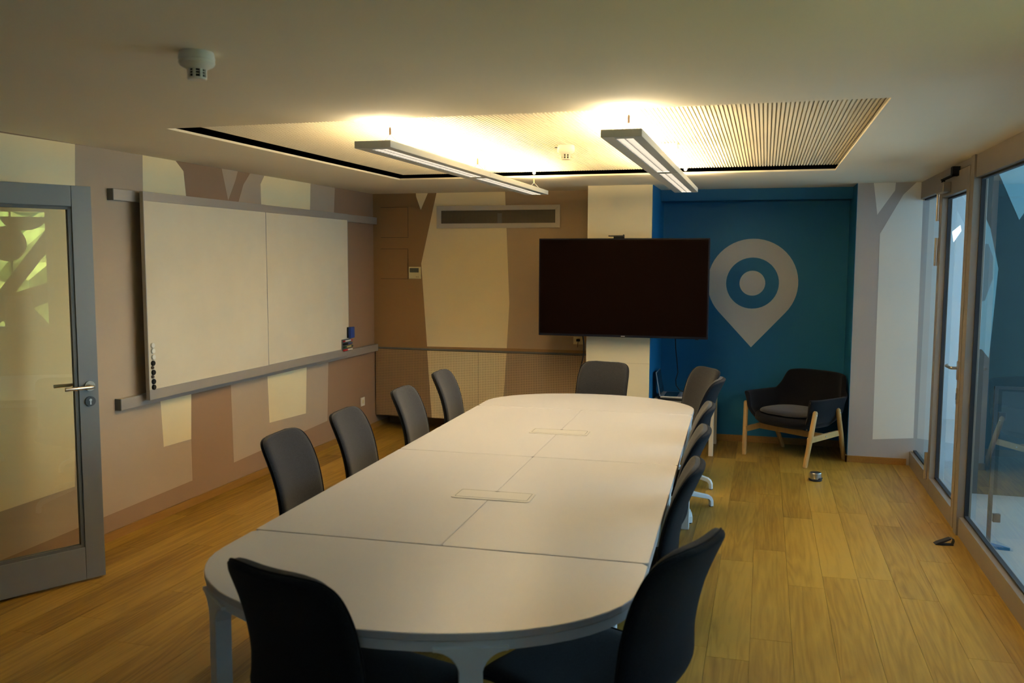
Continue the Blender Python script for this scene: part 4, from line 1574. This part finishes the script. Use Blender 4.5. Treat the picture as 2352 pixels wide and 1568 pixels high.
# legs: splayed turned posts, foot positions from the photo
for sx_ in (-1, 1):
    for sy_ in (-1, 1):
        foot = Vector((sx_*0.310, sy_*0.276, 0))
        top = Vector((sx_*0.352, sy_*0.215, 0.470)) if sy_ > 0 else Vector((sx_*0.362, sy_*0.085, 0.465))
        dv = top-foot
        pts = [foot + dv*f_ for f_ in (0, 0.02, 0.5, 0.97, 1.0)]
        lg = obj('leg', MB().tube(pts, [0.017, 0.0185, 0.021, 0.020, 0.012], 14), 'ash_leg', ac, local=True, smooth=True)
        sw_ = foot + dv*0.93
        Ms = Matrix.Translation((sw_.x+sx_*0.0185, sw_.y, sw_.z)) @ Matrix.Rotation(PI/2, 4, 'Y')
        obj('screw', MB().lathe([(0.005, -0.002), (0.005, 0.002)], n=10, M=Ms), 'silver', lg, local=True)


def beam(a_, b_, w2, h2):
    a_, b_ = Vector(a_), Vector(b_)
    d = (b_-a_)
    L = d.length
    d.normalize()
    sd = Vector((0, 0, 1)).cross(d).normalized()
    up_ = d.cross(sd)
    vs_ = []
    for q in (a_, b_):
        for i_, j_ in ((-1, -1), (1, -1), (1, 1), (-1, 1)):
            vs_.append(q + sd*w2*i_ + up_*h2*j_)
    return MB().add(vs_, [(0, 1, 2, 3), (7, 6, 5, 4), (0, 4, 5, 1), (1, 5, 6, 2), (2, 6, 7, 3), (3, 7, 4, 0)])


for sx_ in (-1, 1):
    st = obj('stretcher', beam((sx_*0.322, 0.262, 0.225), (sx_*0.324, -0.165, 0.245), 0.011, 0.024), 'ash_leg', ac, local=True, bevel=0.003)
    Ms = Matrix.Translation((sx_*0.334, 0.03, 0.236)) @ Matrix.Rotation(PI/2, 4, 'Y')
    obj('screw', MB().lathe([(0.006, -0.003), (0.006, 0.003)], n=10, M=Ms), 'silver', st, local=True)
obj('cross_rail', beam((-0.318, 0.05, 0.235), (0.318, 0.05, 0.235), 0.012, 0.026), 'ash_leg', ac, local=True, bevel=0.003)
for sx_ in (-1, 1):
    obj('support_pin', MB().tube([(sx_*0.16, 0.05, 0.255), (sx_*0.16, 0.05, 0.315)], 0.007, 10), 'steel', ac, local=True, smooth=True)

# ================================================================== THINGS ON THE FLOOR
p = bp(1872.5, 1103, 2, 0.0)
t = thing('door_stop', 'round brushed steel door stop with black rubber ring before the armchair', 'door stop', (p.x, p.y, 0))
obj('body', MB().lathe([(0.044, 0.012), (0.044, 0.060), (0.041, 0.064)], (p.x, p.y, 0), 32), 'brushed', t, angle=0.6)
obj('rubber_ring', MB().lathe([(0.045, 0.0), (0.050, 0.004), (0.050, 0.014), (0.0445, 0.018)], (p.x, p.y, 0), 32), 'rubber', t, angle=0.8)
obj('rubber_pad', MB().lathe([(0.0405, 0.060), (0.0395, 0.0655), (0.030, 0.066)], (p.x, p.y, 0), 32), 'rubber', t, angle=0.6)
Mt = Matrix.Translation((p.x, p.y, 0.012)) @ Matrix.Rotation(math.radians(-38), 4, 'Z')
obj('rubber_lip', MB().prism([(0.0, 0.0), (0.0, 0.006), (0.020, 0.020), (0.024, 0.016), (0.008, 0.0)], -0.020, 0.020, Y3, M=Mt @ Matrix.Translation((0.030, 0, -0.002))), 'rubber', t)
a = bp(2145, 1249, 2, 0)
b = bp(2190, 1251, 2, 0)
d = (b-a)
d.z = 0
L = d.length
aw = math.atan2(d.y, d.x)
t = thing('door_wedge', 'black folded door wedge lying on the floor by the glass door', 'door wedge', (a.x, a.y, 0), aw)
obj('tread', MB().prism([(0, 0.004), (0.006, 0.0), (0.02, 0.002), (L*0.80, 0.036), (L*0.80, 0.044), (0.02, 0.016)], -0.022, 0.022, Y3), 'rubber', t, local=True, bevel=0.001)
obj('sole', MB().prism([(0.005, 0.0), (L*0.95, 0.0), (L*0.95, 0.004), (0.005, 0.004)], -0.020, 0.020, Y3), 'rubber', t, local=True)
lp = [(L*0.80, 0.040), (L*0.90, 0.044), (L*0.97, 0.040), (L*1.0, 0.026), (L*0.96, 0.010), (L*0.93, 0.002)]
obj('spring', MB().prism(lp + [(u-0.003, v-0.002) for u, v in reversed(lp)], -0.018, 0.018, Y3), 'dark_steel', t, local=True)
